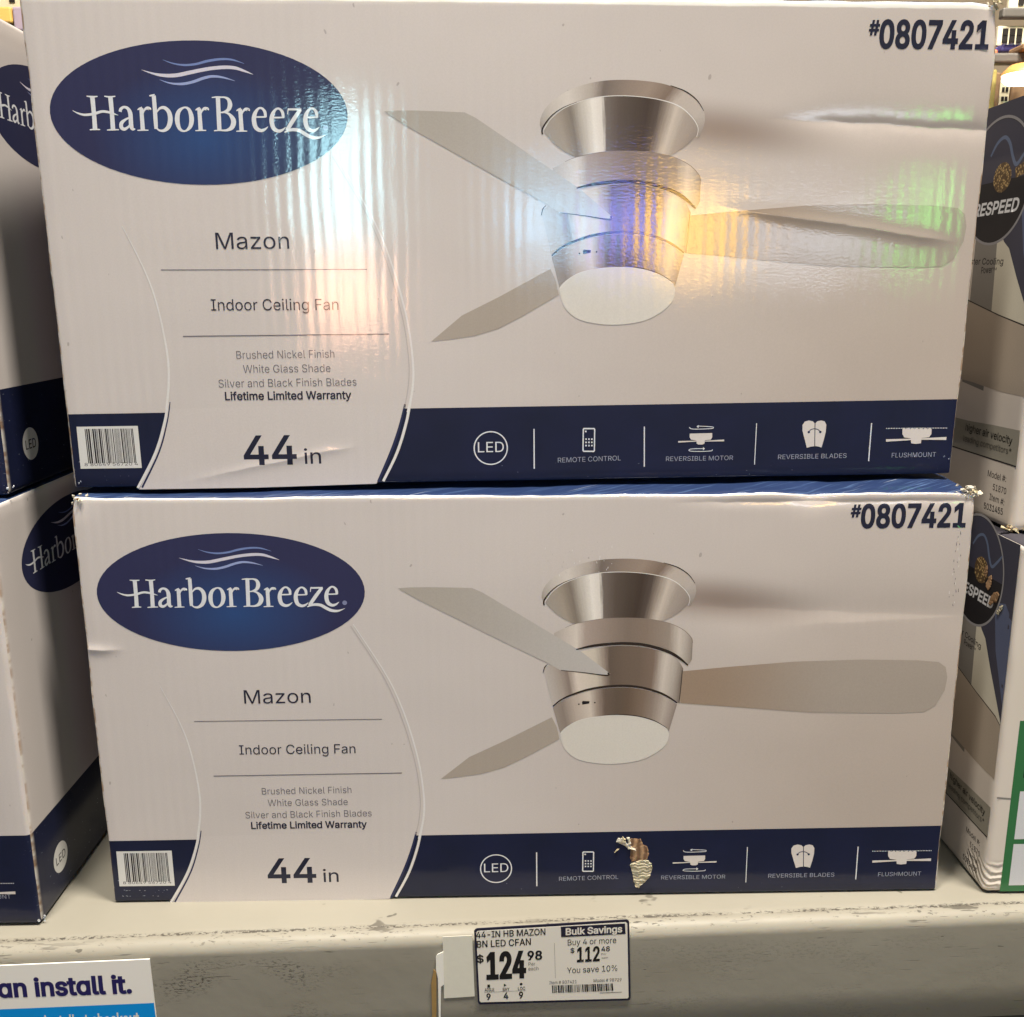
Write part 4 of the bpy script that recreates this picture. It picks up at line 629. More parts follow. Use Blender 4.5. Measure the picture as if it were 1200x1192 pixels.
 ('rib','fan_picture/canopy_ring','dark_line',4,[(404.58,259.59),(414.51,256.1),(422.35,250.69),(426.97,244.38)],[0.327,0.767,0.66,0.329],1,0),
 ('strip','fan_picture/motor_housing','nickel_band',3,[(328.6,208.85),(336.31,212.72),(344.01,215.66),(360.52,218.85),(374.85,219.51),(392.53,218.85),(408.09,215.9),(419.34,210.66),(425.67,204.52),(426.93,200.4)],[(328.69,190.32),(336.45,193.77),(346.41,197.54),(364.12,200.98),(377.42,201.65),(393.01,200.31),(408.71,195.78),(418.38,189.89),(423.84,183.91),(426.82,188.02)]),
 ('rib','fan_picture/motor_housing','edge_line',4,[(336.31,212.72),(344.01,215.66),(360.52,218.85),(374.85,219.51),(392.53,218.85),(408.09,215.9),(419.34,210.66),(425.67,204.52),(426.93,200.4)],[0.221,0.332,0.33,0.332,0.332,0.333,0.444,0.555,0.555],1,0),
 ('strip','fan_picture/motor_housing','nickel_housing',3,[(321.16,181.54),(327.6,186.56),(336.47,191.18),(347.55,194.82),(364.17,197.93),(377.49,198.72),(393.08,197.25),(408.8,192.72),(416.78,187.55),(420.92,180.98)],[(327.98,152.86),(333.35,157.5),(341.18,161.49),(355.71,166.24),(373.63,168.3),(389.36,167.15),(400.68,164.25),(409.8,160.18),(415.56,156.37),(419.22,154.63)]),
 ('rib','fan_picture/motor_housing','dark_line',5,[(344.2,196.27),(355.27,198.85),(368.57,200.23),(379.67,200.45),(393.04,199.13),(407.62,194.85),(416.7,189.91),(424.18,183.55)],[0.666,1.776,2.109,2.22,2.22,2.23,2.016,0.896],1,0),
 ('rib','fan_picture/motor_housing','dark_line',5,[(328.09,153.34),(333.35,157.86),(341.18,161.85),(355.71,166.47),(373.62,168.42),(389.36,167.39),(402.95,163.51),(410.95,159.56),(417.3,154.9)],[0.9,1.12,1.344,1.568,1.8,1.68,1.575,1.35,0.904],1,0),
 ('rib','fan_picture/motor_housing','dark_line',5,[(420.17,179.8),(419.68,167.86),(418.73,155.85)],[0.448,0.45,0.339],1,0),
 ('rib','fan_picture/motor_housing','dark_line',5,[(320.94,179.17),(322.04,183.31),(324.04,185.42)],[0.558,0.669,0.335],1,0),
 ('strip','fan_picture/switch_housing','nickel_switch',3,[(328.09,152.13),(333.36,156.53),(341.19,160.41),(355.73,165.16),(373.65,167.1),(389.39,166.07),(402.98,162.18),(410.99,158.23),(417.34,153.69)],[(333.51,132.0),(335.19,135.04),(341.38,139.23),(356.01,144.27),(374.05,146.11),(389.91,144.45),(401.32,140.9),(409.38,136.77),(412.11,132.82)]),
 ('poly','fan_picture/sensor_window','black_ink',5,[[(349.12,154.29),(354.06,155.19),(354.38,156.88),(349.54,157.18),(348.87,156.46)]],0),
 ('disc','fan_picture/sensor_window','black_ink',5,(346.64,154.68),0.563,0.563),
 ('disc','fan_picture/sensor_window','black_ink',5,(358.11,155.75),0.563,0.563),
 ('poly','fan_picture/glass_shade','shade_print',4,[[(333.53,129.92),(334.41,133.83),(340.25,138.76),(349.25,142.9),(361.65,145.05),(374.06,145.63),(389.92,144.21),(403.63,139.41),(410.82,134.31),(412.13,128.53),(409.61,121.79),(402.04,115.22),(390.75,110.04),(374.79,107.77),(359.92,108.35),(346.18,111.76),(337.23,119.3)]],1),
 ('rib','fan_picture/glass_shade','bright_line',5,[(333.85,132.0),(340.25,138.63),(349.25,142.9),(361.65,145.05),(374.06,145.63),(389.92,144.21),(403.63,139.41),(410.82,134.31)],[0.341,0.339,0.339,0.338,0.339,0.339,0.341,0.341],1,0),
 ('rib','fan_picture/switch_housing','dark_line',6,[(367.27,146.32),(378.57,146.3),(389.9,144.82),(401.31,141.27),(410.55,135.54)],[0.113,0.339,0.568,0.568,0.228],1,0),
 ('poly','fan_picture/blade','blade_grey',4,[[(219.82,242.87),(227.74,243.41),(239.61,243.5),(255.44,243.13),(271.27,242.56),(278.18,239.38),(304.94,222.41),(329.01,206.96),(347.24,195.25),(368.77,177.8),(365.74,176.32),(349.45,178.46),(333.2,180.81),(323.04,186.96),(292.83,202.68),(259.01,220.8),(233.44,234.44)]],0),
 ('rib','fan_picture/blade','dark_line',6,[(333.61,180.81),(349.45,178.89),(366.15,176.54),(367.33,178.68)],[0.405,0.609,1.015,1.421],1,0),
 ('poly','fan_picture/blade','blade_brown',2,[[(246.48,97.38),(267.47,114.49),(292.33,126.47),(327.28,144.88),(331.01,137.09),(332.92,127.72),(308.79,113.93),(292.2,105.59),(275.57,100.84),(261.02,98.77)]],0),
 ('poly','fan_picture/blade','blade_tan',2,[[(419.41,178.94),(451.08,181.82),(499.83,185.47),(548.78,186.53),(588.77,185.42),(604.28,183.95),(609.58,179.98),(611.56,172.13),(610.63,162.29),(604.9,150.47),(597.26,145.58),(576.78,144.84),(514.57,146.29),(471.01,150.14),(419.61,154.74)]],0),
]
TAG_ART = [
 ('poly','border','tag_black',0,[[(272.44,-55.92),(273.04,-57.38),(274.27,-58.01),(382.02,-59.79),(383.26,-59.13),(383.67,-57.71),(381.21,5.21),(380.57,6.28),(379.33,6.95),(272.58,4.36),(271.36,3.72),(270.43,2.39)]],0),
 ('poly','paper','tag_white',1,[[(273.69,-54.91),(274.6,-56.02),(381.23,-57.95),(382.08,-56.91),(379.82,3.89),(378.75,5.04),(272.86,2.42),(271.93,1.29)]],0),
 ('text','print','black_ink',2,'44-IN HB MAZON',(271.81,-3.01),(321.44,-2.51),5.08,0.02,0),
 ('text','print','black_ink',2,'BN LED CFAN',(272.04,-10.76),(311.08,-10.27),5.334,0.02,0),
 ('text','print','black_ink',2,'$',(272.06,-23.03),(277.1,-22.81),5.676,0.04,0),
 ('text','print','black_ink',2,'124',(278.64,-36.61),(306.84,-36.44),20.769,0.05,0),
 ('text','print','black_ink',2,'98',(307.99,-22.36),(318.97,-22.47),6.966,0.05,0),
 ('text','print','grey_text',2,'Per',(308.83,-27.16),(313.9,-27.2),2.709,0.0,0),
 ('text','print','grey_text',2,'each',(308.82,-31.16),(316.45,-31.12),2.86,0.0,0),
 ('text','print','black_ink',2,'AISLE',(277.46,-47.08),(284.35,-47.08),2.6,0.02,0),
 ('text','print','black_ink',2,'BAY',(290.4,-47.3),(295.21,-47.27),2.6,0.02,0),
 ('text','print','black_ink',2,'LOC',(301.44,-47.17),(306.65,-47.03),2.62,0.02,0),
 ('rib','print','grey_text',2,[(277.11,-47.84),(307.1,-47.71)],[0.226,0.228],0,0),
 ('text','print','black_ink',2,'9',(278.45,-54.18),(281.91,-54.15),5.109,0.04,0),
 ('text','print','black_ink',2,'4',(291.09,-53.93),(294.43,-53.9),5.109,0.04,0),
 ('text','print','black_ink',2,'9',(301.98,-54.0),(305.39,-53.97),5.371,0.04,0),
 ('poly','print','black_ink',2,[[(279.41,-43.91),(281.38,-44.01),(281.41,-41.54),(279.43,-41.45)]],0),
 ('poly','print','black_ink',2,[[(291.27,-43.83),(293.25,-42.49),(291.28,-41.23)]],0),
 ('disc','print','black_ink',2,(303.72,-42.14),1.018,1.018),
 ('rib','print','grey_text',2,[(327.65,-9.41),(328.47,-38.42)],[0.168,0.171],0,0),
 ('poly','print','tag_black',2,[[(332.5,-5.0),(378.81,-4.34),(378.12,4.15),(332.11,3.53)]],0),
 ('text','print','tag_white',3,'Bulk Savings',(335.57,-3.28),(376.23,-2.7),5.208,0.05,0),
 ('text','print','black_ink',2,'Buy 4 or more',(336.93,-11.83),(372.33,-11.41),4.737,0.0,0),
 ('text','print','black_ink',2,'$',(339.19,-18.08),(342.18,-18.08),3.741,0.02,0),
 ('text','print','black_ink',2,'112',(343.67,-25.62),(360.67,-25.49),11.611,0.035,0),
 ('text','print','black_ink',2,'48',(361.4,-17.79),(367.75,-17.82),3.84,0.03,0),
 ('text','print','grey_text',2,'Per',(361.45,-20.88),(365.14,-20.85),1.548,0,0),
 ('text','print','black_ink',2,'each',(361.78,-23.86),(366.49,-23.68),1.3,0,0),
 ('text','print','black_ink',2,'You save 10%',(336.95,-34.88),(373.74,-34.38),4.811,0.0,0),
 ('text','print','black_ink',2,'Item # 807421',(324.11,-43.32),(344.13,-43.29),2.6,0,0),
 ('text','print','black_ink',2,'Model # 98729',(356.09,-43.07),(376.78,-43.19),2.62,0,0),
 ('poly','print','black_ink',2,[[(326.42,-50.62),(327.22,-50.63),(326.73,-44.42),(325.94,-44.39)]],0),
 ('poly','print','black_ink',2,[[(327.73,-50.63),(328.24,-50.63),(327.75,-44.42),(327.24,-44.4)]],0),
 ('poly','print','black_ink',2,[[(328.64,-50.63),(328.98,-50.64),(328.49,-44.42),(328.15,-44.4)]],0),
 ('poly','print','black_ink',2,[[(329.32,-50.64),(329.84,-50.65),(329.35,-44.43),(328.83,-44.41)]],0),
 ('poly','print','black_ink',2,[[(330.58,-50.65),(331.72,-50.66),(331.22,-44.47),(330.08,-44.42)]],0),
 ('poly','print','black_ink',2,[[(332.06,-50.66),(332.57,-50.67),(332.07,-44.45),(331.56,-44.43)]],0),
 ('poly','print','black_ink',2,[[(332.91,-50.67),(333.71,-50.68),(333.21,-44.47),(332.42,-44.43)]],0),
 ('poly','print','black_ink',2,[[(334.11,-50.68),(334.91,-50.69),(334.41,-44.48),(333.61,-44.44)]],0),
 ('poly','print','black_ink',2,[[(335.65,-50.69),(335.99,-50.69),(335.49,-44.47),(335.15,-44.45)]],0),
 ('poly','print','black_ink',2,[[(336.39,-50.69),(336.73,-50.7),(336.23,-44.47),(335.89,-44.46)]],0),
 ('poly','print','black_ink',2,[[(337.07,-50.7),(337.42,-50.7),(336.91,-44.48),(336.57,-44.46)]],0),
 ('poly','print','black_ink',2,[[(337.81,-50.7),(338.95,-50.72),(338.45,-44.52),(337.31,-44.47)]],0),
 ('poly','print','black_ink',2,[[(339.3,-50.71),(340.1,-50.73),(339.59,-44.51),(338.79,-44.48)]],0),
 ('poly','print','black_ink',2,[[(340.44,-50.72),(340.95,-50.73),(340.44,-44.51),(339.93,-44.49)]],0),
 ('poly','print','black_ink',2,[[(341.35,-50.73),(341.69,-50.73),(341.18,-44.51),(340.84,-44.49)]],0),
 ('poly','print','black_ink',2,[[(342.44,-50.74),(342.78,-50.74),(342.26,-44.52),(341.92,-44.5)]],0),
 ('poly','print','black_ink',2,[[(343.29,-50.74),(343.63,-50.75),(343.12,-44.52),(342.77,-44.51)]],0),
 ('poly','print','black_ink',2,[[(344.38,-50.75),(344.89,-50.76),(344.37,-44.54),(343.86,-44.51)]],0),
 ('poly','print','black_ink',2,[[(345.4,-50.76),(345.75,-50.77),(345.22,-44.54),(344.88,-44.52)]],0),
 ('poly','print','black_ink',2,[[(346.15,-50.77),(346.49,-50.77),(345.96,-44.54),(345.62,-44.53)]],0),
 ('poly','print','black_ink',2,[[(347.23,-50.77),(347.57,-50.78),(347.05,-44.55),(346.71,-44.53)]],0),
 ('poly','print','black_ink',2,[[(348.32,-50.78),(349.12,-50.79),(348.59,-44.58),(347.79,-44.54)]],0),
 ('poly','print','black_ink',2,[[(349.52,-50.79),(349.86,-50.8),(349.33,-44.57),(348.99,-44.55)]],0),
 ('poly','print','black_ink',2,[[(350.26,-50.8),(351.06,-50.81),(350.53,-44.59),(349.73,-44.55)]],0),
 ('poly','print','black_ink',2,[[(351.4,-50.81),(352.54,-50.82),(352.01,-44.62),(350.87,-44.56)]],0),
 ('poly','print','black_ink',2,[[(352.89,-50.82),(353.23,-50.82),(352.69,-44.59),(352.35,-44.57)]],0),
 ('poly','print','black_ink',2,[[(353.63,-50.82),(353.97,-50.83),(353.43,-44.59),(353.09,-44.58)]],0),
 ('poly','print','black_ink',2,[[(354.49,-50.83),(354.83,-50.83),(354.29,-44.6),(353.95,-44.58)]],0),
 ('poly','print','black_ink',2,[[(355.17,-50.83),(355.52,-50.84),(354.97,-44.61),(354.63,-44.59)]],0),
 ('poly','print','black_ink',2,[[(355.86,-50.84),(357.0,-50.85),(356.46,-44.65),(355.32,-44.59)]],0),
 ('poly','print','black_ink',2,[[(357.35,-50.85),(358.49,-50.87),(357.94,-44.66),(356.8,-44.6)]],0),
 ('poly','print','black_ink',2,[[(359.23,-50.86),(360.38,-50.88),(359.83,-44.67),(358.68,-44.62)]],0),
 ('poly','print','black_ink',2,[[(360.78,-50.88),(361.58,-50.89),(361.03,-44.67),(360.23,-44.63)]],0),
 ('poly','print','black_ink',2,[[(361.92,-50.89),(362.72,-50.9),(362.17,-44.67),(361.37,-44.64)]],0),
 ('poly','print','black_ink',2,[[(363.13,-50.89),(363.47,-50.9),(362.91,-44.66),(362.57,-44.65)]],0),
 ('poly','print','black_ink',2,[[(363.87,-50.9),(364.21,-50.9),(363.65,-44.67),(363.31,-44.65)]],0),
 ('poly','print','black_ink',2,[[(364.56,-50.9),(364.9,-50.91),(364.34,-44.67),(364.0,-44.66)]],0),
 ('poly','print','black_ink',2,[[(365.42,-50.91),(366.56,-50.93),(366.0,-44.72),(364.85,-44.66)]],0),
 ('poly','print','black_ink',2,[[(366.96,-50.92),(367.48,-50.93),(366.91,-44.7),(366.4,-44.67)]],0),
 ('poly','print','black_ink',2,[[(367.82,-50.93),(368.17,-50.93),(367.6,-44.69),(367.25,-44.68)]],0),
 ('poly','print','black_ink',2,[[(368.91,-50.94),(369.25,-50.94),(368.68,-44.7),(368.34,-44.69)]],0),
 ('poly','print','black_ink',2,[[(369.65,-50.94),(370.8,-50.96),(370.23,-44.75),(369.08,-44.69)]],0),
 ('rib','print','grey_text',2,[(360.8,-52.26),(376.96,-52.31)],[0.461,0.46],0,0),
]
SIGN_ART = [
 ('text','print','sign_navy',2,'We cɑn instɑll it.',(-103.28,-35.16),(29.03,-36.13),13.852,0.055,0),
 ('text','print','tag_white',3,'Buy your install ɑt checkout.',(-67.36,-62.95),(34.01,-63.13),11.059,0.02,0),
]
END_ART = [
 ('text','lettering','white_ink',5,'PURESPEED',(-123.23,226.35),(-37.72,225.78),8.666,0.05,0.2),
 ('text','lettering','black_ink',3,'Faster Cooling',(-110.26,190.64),(-49.85,188.97),4.601,0.02,0),
 ('text','lettering','black_ink',3,'Power',(-81.8,183.23),(-64.9,183.45),4.704,0.02,0),
 ('text','lettering','black_ink',3,'TM',(-64.69,185.07),(-58.43,185.2),1.923,0.02,0),
 ('text','lettering','black_ink',3,'higher air velocity',(-82.27,62.85),(-11.62,62.04),5.571,0.03,0),
 ('text','lettering','grey_text',3,'leading competitors*',(-84.04,53.99),(-10.65,54.47),4.768,0.01,0),
 ('text','lettering','black_ink',3,'Model #:',(-40.97,33.71),(-13.84,34.26),4.604,0,0),
 ('text','lettering','black_ink',3,'51870',(-31.65,25.09),(-12.0,25.36),4.608,0,0),
 ('text','lettering','black_ink',3,'Item #:',(-34.69,16.98),(-12.88,16.92),4.604,0,0),
 ('text','lettering','black_ink',3,'5031455',(-41.69,8.55),(-13.42,9.69),4.625,0.015,0),
 ('rib','panel_art','ribbon_blue',4,[(-87.71,276.25),(-80.04,279.08),(-71.39,282.7),(-63.6,283.04),(-56.02,277.47),(-50.87,268.56),(-46.32,263.57),(-39.33,263.27)],[2.873,3.377,3.845,3.769,4.222,4.687,4.115,2.522],1,0),
 ('rib','panel_art','ribbon_blue',4,[(-37.39,269.18),(-44.06,268.25),(-45.18,265.29),(-40.46,262.8)],[2.51,3.065,3.075,2.025],1,0),
]
TEAR = {'brown': [(384.33,46.7),(387.81,47.29),(393.65,46.75),(395.51,42.32),(399.09,39.68),(400.1,34.46),(399.06,29.59),(393.52,28.37),(387.37,28.14),(386.13,31.43),(386.27,37.93)],'flap': [(386.26,25.55),(388.26,27.48),(394.09,29.02),(399.36,29.26),(402.37,26.27),(402.98,21.35),(401.23,14.15),(396.34,9.61),(393.48,6.02),(391.11,6.39),(389.21,11.71),(388.17,18.96)],'shreds': [[(375.34,44.57),(376.73,47.78),(380.23,47.73),(382.63,44.46),(385.59,42.47),(390.37,37.54),(385.09,38.59),(382.11,41.23),(378.57,43.23)],[(374.05,35.52),(376.33,38.73),(377.78,39.03),(376.94,37.42)],[(383.13,48.33),(385.46,48.29),(387.05,42.45),(384.71,42.49)],[(380.2,49.02),(382.57,47.05),(382.64,43.81),(379.71,44.51)],[(384.47,40.22),(390.35,38.51),(390.38,37.21),(384.5,38.93)]]}
CARD_OUTLINE = [(248.12,-52.23),(270.22,-51.55),(269.05,-1.54),(248.11,-1.79)]
CLIP = [(243.88,-75.47),(245.04,-75.53),(246.14,-42.0),(248.37,-40.11),(248.33,-13.45),(244.01,-15.54),(243.0,-17.45),(242.88,-27.95),(244.16,-35.27)]
STICK = [(239.24,-75.24),(242.14,-75.38),(243.12,-29.94),(241.17,-27.87),(239.19,-39.01)]
SIGN = [(-59.39,-10.52),(43.32,-10.03),(44.13,-58.28)]
BLUE = [(-63.49,-45.37),(43.67,-45.3)]

# ------------------------------------------------------------------ objects
def tag(o, label=None, cat=None, group=None, kind=None):
    if label: o['label'] = label
    if cat: o['category'] = cat
    if group: o['group'] = group
    if kind: o['kind'] = kind
    return o


def empty(name, loc=(0, 0, 0), rot=(0, 0, 0)):
    o = bpy.data.objects.new(name, None)
    COL.objects.link(o)
    o.location, o.rotation_euler = loc, rot
    o.empty_display_size = 0.05
    return o


def link_mesh(name, me, parent=None, smooth=True):
    o = bpy.data.objects.new(name, me)
    COL.objects.link(o)
    if parent is not None:
        o.parent = parent
    if smooth:
        me.polygons.foreach_set('use_smooth', [True] * len(me.polygons))
    return o


def catmull(pts, closed=False, k=6):
    n = len(pts)
    out = []
    for i in range(n if closed else n - 1):
        g = (lambda j: pts[j % n]) if closed else (lambda j: pts[min(max(j, 0), n - 1)])
        p0, p1, p2, p3 = g(i - 1), g(i), g(i + 1), g(i + 2)
        for j in range(k):
            s = j / k
            out.append(tuple(0.5 * (2 * b + (c - a) * s + (2 * a - 5 * b + 4 * c - d) * s * s + (3 * b - a - 3 * c + d) * s ** 3)
                             for a, b, c, d in zip(p0, p1, p2, p3)))
    if not closed:
        out.append(tuple(pts[-1]))
    return out


def area2(l):
    return sum(a[0] * b[1] - b[0] * a[1] for a, b in zip(l, l[1:] + l[:1]))


class Ink:
    """flat printed shapes collected per part; (u, v) in mm, layer = how many coats above the carton"""

    def __init__(self):
        self.v, self.f, self.mi, self.uv = [], [], [], {}
        self.mats = []

    def mat(self, m):
        if m not in self.mats:
            self.mats.append(m)
        return self.mats.index(m)

    def tri(self, loops, m, L, even_odd=True):
        """fill closed outlines; nonzero winding for glyphs, even-odd for traced shapes"""
        pts, edges = [], []
        for l in loops:
            b0 = len(pts)
            pts += [Vector((p[0], p[1])) for p in l]
            edges += [(b0 + i, b0 + (i + 1) % len(l)) for i in range(len(l))]
        vs, _, fs, _, _, _ = delaunay_2d_cdt(pts, edges, [], 0, 1e-7)
        b = len(self.v)
        self.v += [(p.x, p.y, L) for p in vs]
        k = self.mat(m)
        for t in fs:
            cx = sum(vs[i].x for i in t) / len(t)
            cy = sum(vs[i].y for i in t) / len(t)
            w = 0
            for l in loops:
                for p, q in zip(l, l[1:] + l[:1]):
                    if (p[1] > cy) != (q[1] > cy) and cx < (q[0] - p[0]) * (cy - p[1]) / (q[1] - p[1]) + p[0]:
                        w += 1 if q[1] > p[1] else -1
            if (w % 2 if even_odd else w):
                a = [vs[i] for i in t]
                if abs(area2([(q.x, q.y) for q in a])) > 1e-7:
                    self.f.append(tuple(b + i for i in (t if area2([(q.x, q.y) for q in a]) > 0 else t[::-1])))
                    self.mi.append(k)

    def grid(self, rows, m, L, uv=False):
        """rows of points, quads between"""
        b = len(self.v)
        n = len(rows[0])
        for j, row in enumerate(rows):
            for i, p in enumerate(row):
                if uv:
                    self.uv[len(self.v)] = (i / (n - 1), j / (len(rows) - 1))
                self.v.append((p[0], p[1], L))
        k = self.mat(m)
        for j in range(len(rows) - 1):
            for i in range(n - 1):
                q = [b + j * n + i, b + j * n + i + 1, b + (j + 1) * n + i + 1, b + (j + 1) * n + i]
                if area2([self.v[w][:2] for w in q]) < 0:
                    q = q[::-1]
                self.f.append(tuple(q))
                self.mi.append(k)

    def ribbon(self, pts, ws, m, L, smooth, closed):
        d = [(p[0], p[1], w) for p, w in zip(pts, ws)]
        if smooth and len(d) > 2:
            d = catmull(d, closed)
        if closed:
            d = d + [d[0]]
        a, b_ = [], []
        n = len(d)
        for i, (x, y, w) in enumerate(d):
            if closed:
                p, q = d[(i - 1) % (n - 1)], d[(i + 1) % (n - 1)]
            else:
                p, q = d[max(i - 1, 0)], d[min(i + 1, n - 1)]
            tx, ty = q[0] - p[0], q[1] - p[1]
            l = math.hypot(tx, ty) or 1
            w = max(w, 0.05)
            a.append((x - ty / l * w / 2, y + tx / l * w / 2))
            b_.append((x + ty / l * w / 2, y - tx / l * w / 2))
        self.grid([a, b_], m, L)

    def ellipse(self, c, rx, ry, m, L, n=72):
        rings = max(1, int(rx / 6))
        b = len(self.v)
        self.v.append((c[0], c[1], L))
        k = self.mat(m)
        for r in range(1, rings + 1):
            for i in range(n):
                a = 2 * math.pi * i / n
                self.v.append((c[0] + rx * r / rings * math.cos(a), c[1] + ry * r / rings * math.sin(a), L))
        for i in range(n):
            self.f.append((b, b + 1 + i, b + 1 + (i + 1) % n))
            self.mi.append(k)
            for r in range(rings - 1):
                p = b + 1 + r * n
                self.f.append((p + i, p + n + i, p + n + (i + 1) % n, p + (i + 1) % n))
                self.mi.append(k)

    def text(self, s, p0, p1, cap, m, L, bold=0.0, shear=0.0):
        tot = sum(GLYPH[c][0] for c in s) - 40
        dx, dy = p1[0] - p0[0], p1[1] - p0[1]
        W = math.hypot(dx, dy)
        ex = (dx / W, dy / W)
        sx, sy = W / tot, cap / 509.0
        off = bold * cap
        pen = -20
        for c in s:
            adv, data = GLYPH[c]
            loops = [[tuple(map(int, q.split(','))) for q in l.split(' ')] for l in data.split('|')] if data else []
            loops = [l for l in loops if len(l) > 2]
            if loops:
                sgn = 1 if area2(max(loops, key=lambda l: abs(area2(l)))) > 0 else -1
                done = []
                for l in loops:
                    q = [((pen + x + shear * y) * sx, y * sy) for x, y in l]
                    if sgn < 0:
                        q = q[::-1]
                    ar = area2(q)
                    if off:
                        q = offset_loop(q, off)
                    q = [(p0[0] + ex[0] * x - ex[1] * y, p0[1] + ex[1] * x + ex[0] * y) for x, y in q]
                    done.append((ar, q))
                self.tri([q for ar, q in done], m, L, False)
            pen += adv

    def empty(self):
        return not self.f

    def build(self, name, place, parent, cut=8.0):
        bm = bmesh.new()
        uvl = bm.loops.layers.uv.new('UVMap') if self.uv else None
        vs = [bm.verts.new(p) for p in self.v]
        for f, k in zip(self.f, self.mi):
            try:
                fc = bm.faces.new([vs[i] for i in f])
            except ValueError:
                continue
            fc.material_index = k
            if uvl:
                for lp, i in zip(fc.loops, f):
                    lp[uvl].uv = self.uv.get(i, (0, 0))
        if cut:
            for ax in (0, 1):
                lo_ = min(p[ax] for p in self.v)
                hi_ = max(p[ax] for p in self.v)
                c = math.ceil(lo_ / cut) * cut
                while c < hi_:
                    n = [0, 0, 0]
                    n[ax] = 1
                    co = [0, 0, 0]
                    co[ax] = c
                    bmesh.ops.bisect_plane(bm, geom=bm.verts[:] + bm.edges[:] + bm.faces[:], dist=1e-5, plane_co=co, plane_no=n)
                    c += cut
        for v in bm.verts:
            v.co = place(v.co.x, v.co.y, v.co.z)
        me = bpy.data.meshes.new(name)
        bm.to_mesh(me)
        bm.free()
        for m in self.mats:
            me.materials.append(m)
        return link_mesh(name, me, parent)


def offset_loop(l, d):
    out = []
    n = len(l)
    for i in range(n):
        p, c, q = l[i - 1], l[i], l[(i + 1) % n]
        ax, ay, bx, by = c[0] - p[0], c[1] - p[1], q[0] - c[0], q[1] - c[1]
        la, lb = math.hypot(ax, ay) or 1e-9, math.hypot(bx, by) or 1e-9
        n1, n2 = (ay / la, -ax / la), (by / lb, -bx / lb)
        mx, my = n1[0] + n2[0], n1[1] + n2[1]
        k = max(0.35, (1 + n1[0] * n2[0] + n1[1] * n2[1]))
        out.append((c[0] + mx / k * d, c[1] + my / k * d))
    return out


def resample(pts, n):
    pts = catmull(pts)
    d = [0]
    for a, b in zip(pts, pts[1:]):
        d.append(d[-1] + math.hypot(b[0] - a[0], b[1] - a[1]))
    out, j = [], 0
    for i in range(n):
        s = d[-1] * i / (n - 1)
        while j < len(d) - 2 and d[j + 1] < s:
            j += 1
        f = (s - d[j]) / ((d[j + 1] - d[j]) or 1)
        out.append(tuple(a + (b - a) * f for a, b in zip(pts[j], pts[j + 1])))
    return out


def draw(ink_, it, getmat, tr=lambda p: p, sc=1.0, scy=None):
    kind, _, m, L = it[:4]
    m = getmat(m)
    scy = sc if scy is None else scy
    if kind == 'poly':
        loops = [[tr(p) for p in l] for l in it[4]]
        if it[5]:
            loops = [catmull(l, True) for l in loops]
        ink_.tri(loops, m, L)
    elif kind == 'rib':
        ink_.ribbon([tr(p) for p in it[4]], [w * sc for w in it[5]], m, L, it[6], it[7])
    elif kind == 'strip':
        a, b = resample([tr(p) for p in it[4]], 40), resample([tr(p) for p in it[5]], 40)
        rows = [[tuple(p + (q - p) * k / 4 for p, q in zip(pa, pb)) for pa, pb in zip(a, b)] for k in range(5)]
        ink_.grid(rows, m, L, uv=True)
    elif kind == 'disc':
        ink_.ellipse(tr(it[4]), it[5] * sc, it[6] * scy, m, L)
    elif kind == 'ring':
        c, r_, w = it[4], it[5], it[6]
        pts = [(c[0] + r_ * math.cos(a * math.pi / 24), c[1] + r_ * math.sin(a * math.pi / 24)) for a in range(48)]
        ink_.ribbon([tr(p) for p in pts], [w] * 48, m, L, 0, 1)
    elif kind == 'text':
        ink_.text(it[4], tr(it[5]), tr(it[6]), it[7] * scy, m, L, it[8], it[9])


def print_parts(items, root, place, getmat, skip=(), cut=8.0, tr=lambda p: p, sc=1.0, scy=None):
    """one mesh per printed part; part names may be part/sub_part"""
    parts = {}
    order = []
    for it in items:
        nm = it[1]
        if nm.split('/')[0] in skip:
            continue
        key = nm
        if nm in ('divider_line', 'rule_line') or nm.endswith('/blade') or nm == 'icon_caption':
            key = nm + '#%d' % len(order)      # each one a mesh of its own
            if nm.endswith('/blade') and it[2] == 'dark_line':
                key = [k for k in order if k.startswith(nm)][-1]
        if nm == 'lettering' and it[0] == 'text':
            key = nm + ('#size' if it[4] in ('44', 'in') else '#%d' % len(order))
        if nm == 'swoosh_line':
            key = nm + ('#near' if it[4][0][0] < 130 else '#far')
        if key not in parts:
            parts[key] = Ink()
            order.append(key)
        draw(parts[key], it, getmat, tr, sc, scy)
    made = {}
    subbed = set()
    for key in order:
        path = key.split('#')[0].split('/')
        parent = root
        if len(path) == 2:
            if path[0] not in made:
                if path[0] in parts:
                    subbed.add(path[0])
                    made[path[0]] = parts[path[0]].build(path[0], place, root, cut)
                else:
                    made[path[0]] = empty(path[0])
                    made[path[0]].parent = root
            parent = made[path[0]]
        if len(path) == 1 and made.get(path[0]) is not None and key in subbed:
            continue
        o = parts[key].build(path[-1], place, parent, cut)
        if len(path) == 1:
            made[path[0]] = o
    return made


# ------------------------------------------------------------------ cartons
def graded(L, r, n, mm=0.008):
    a = [0, r * 0.25, r * 0.6, r]
    b = [L - r, L - r * 0.6, L - r * 0.25, L]
    g = []
    k = math.ceil(r / mm + 0.2)
    while k * mm < L - r - mm * 0.2:
        g.append(k * mm)
        k += n
    return a + g + b


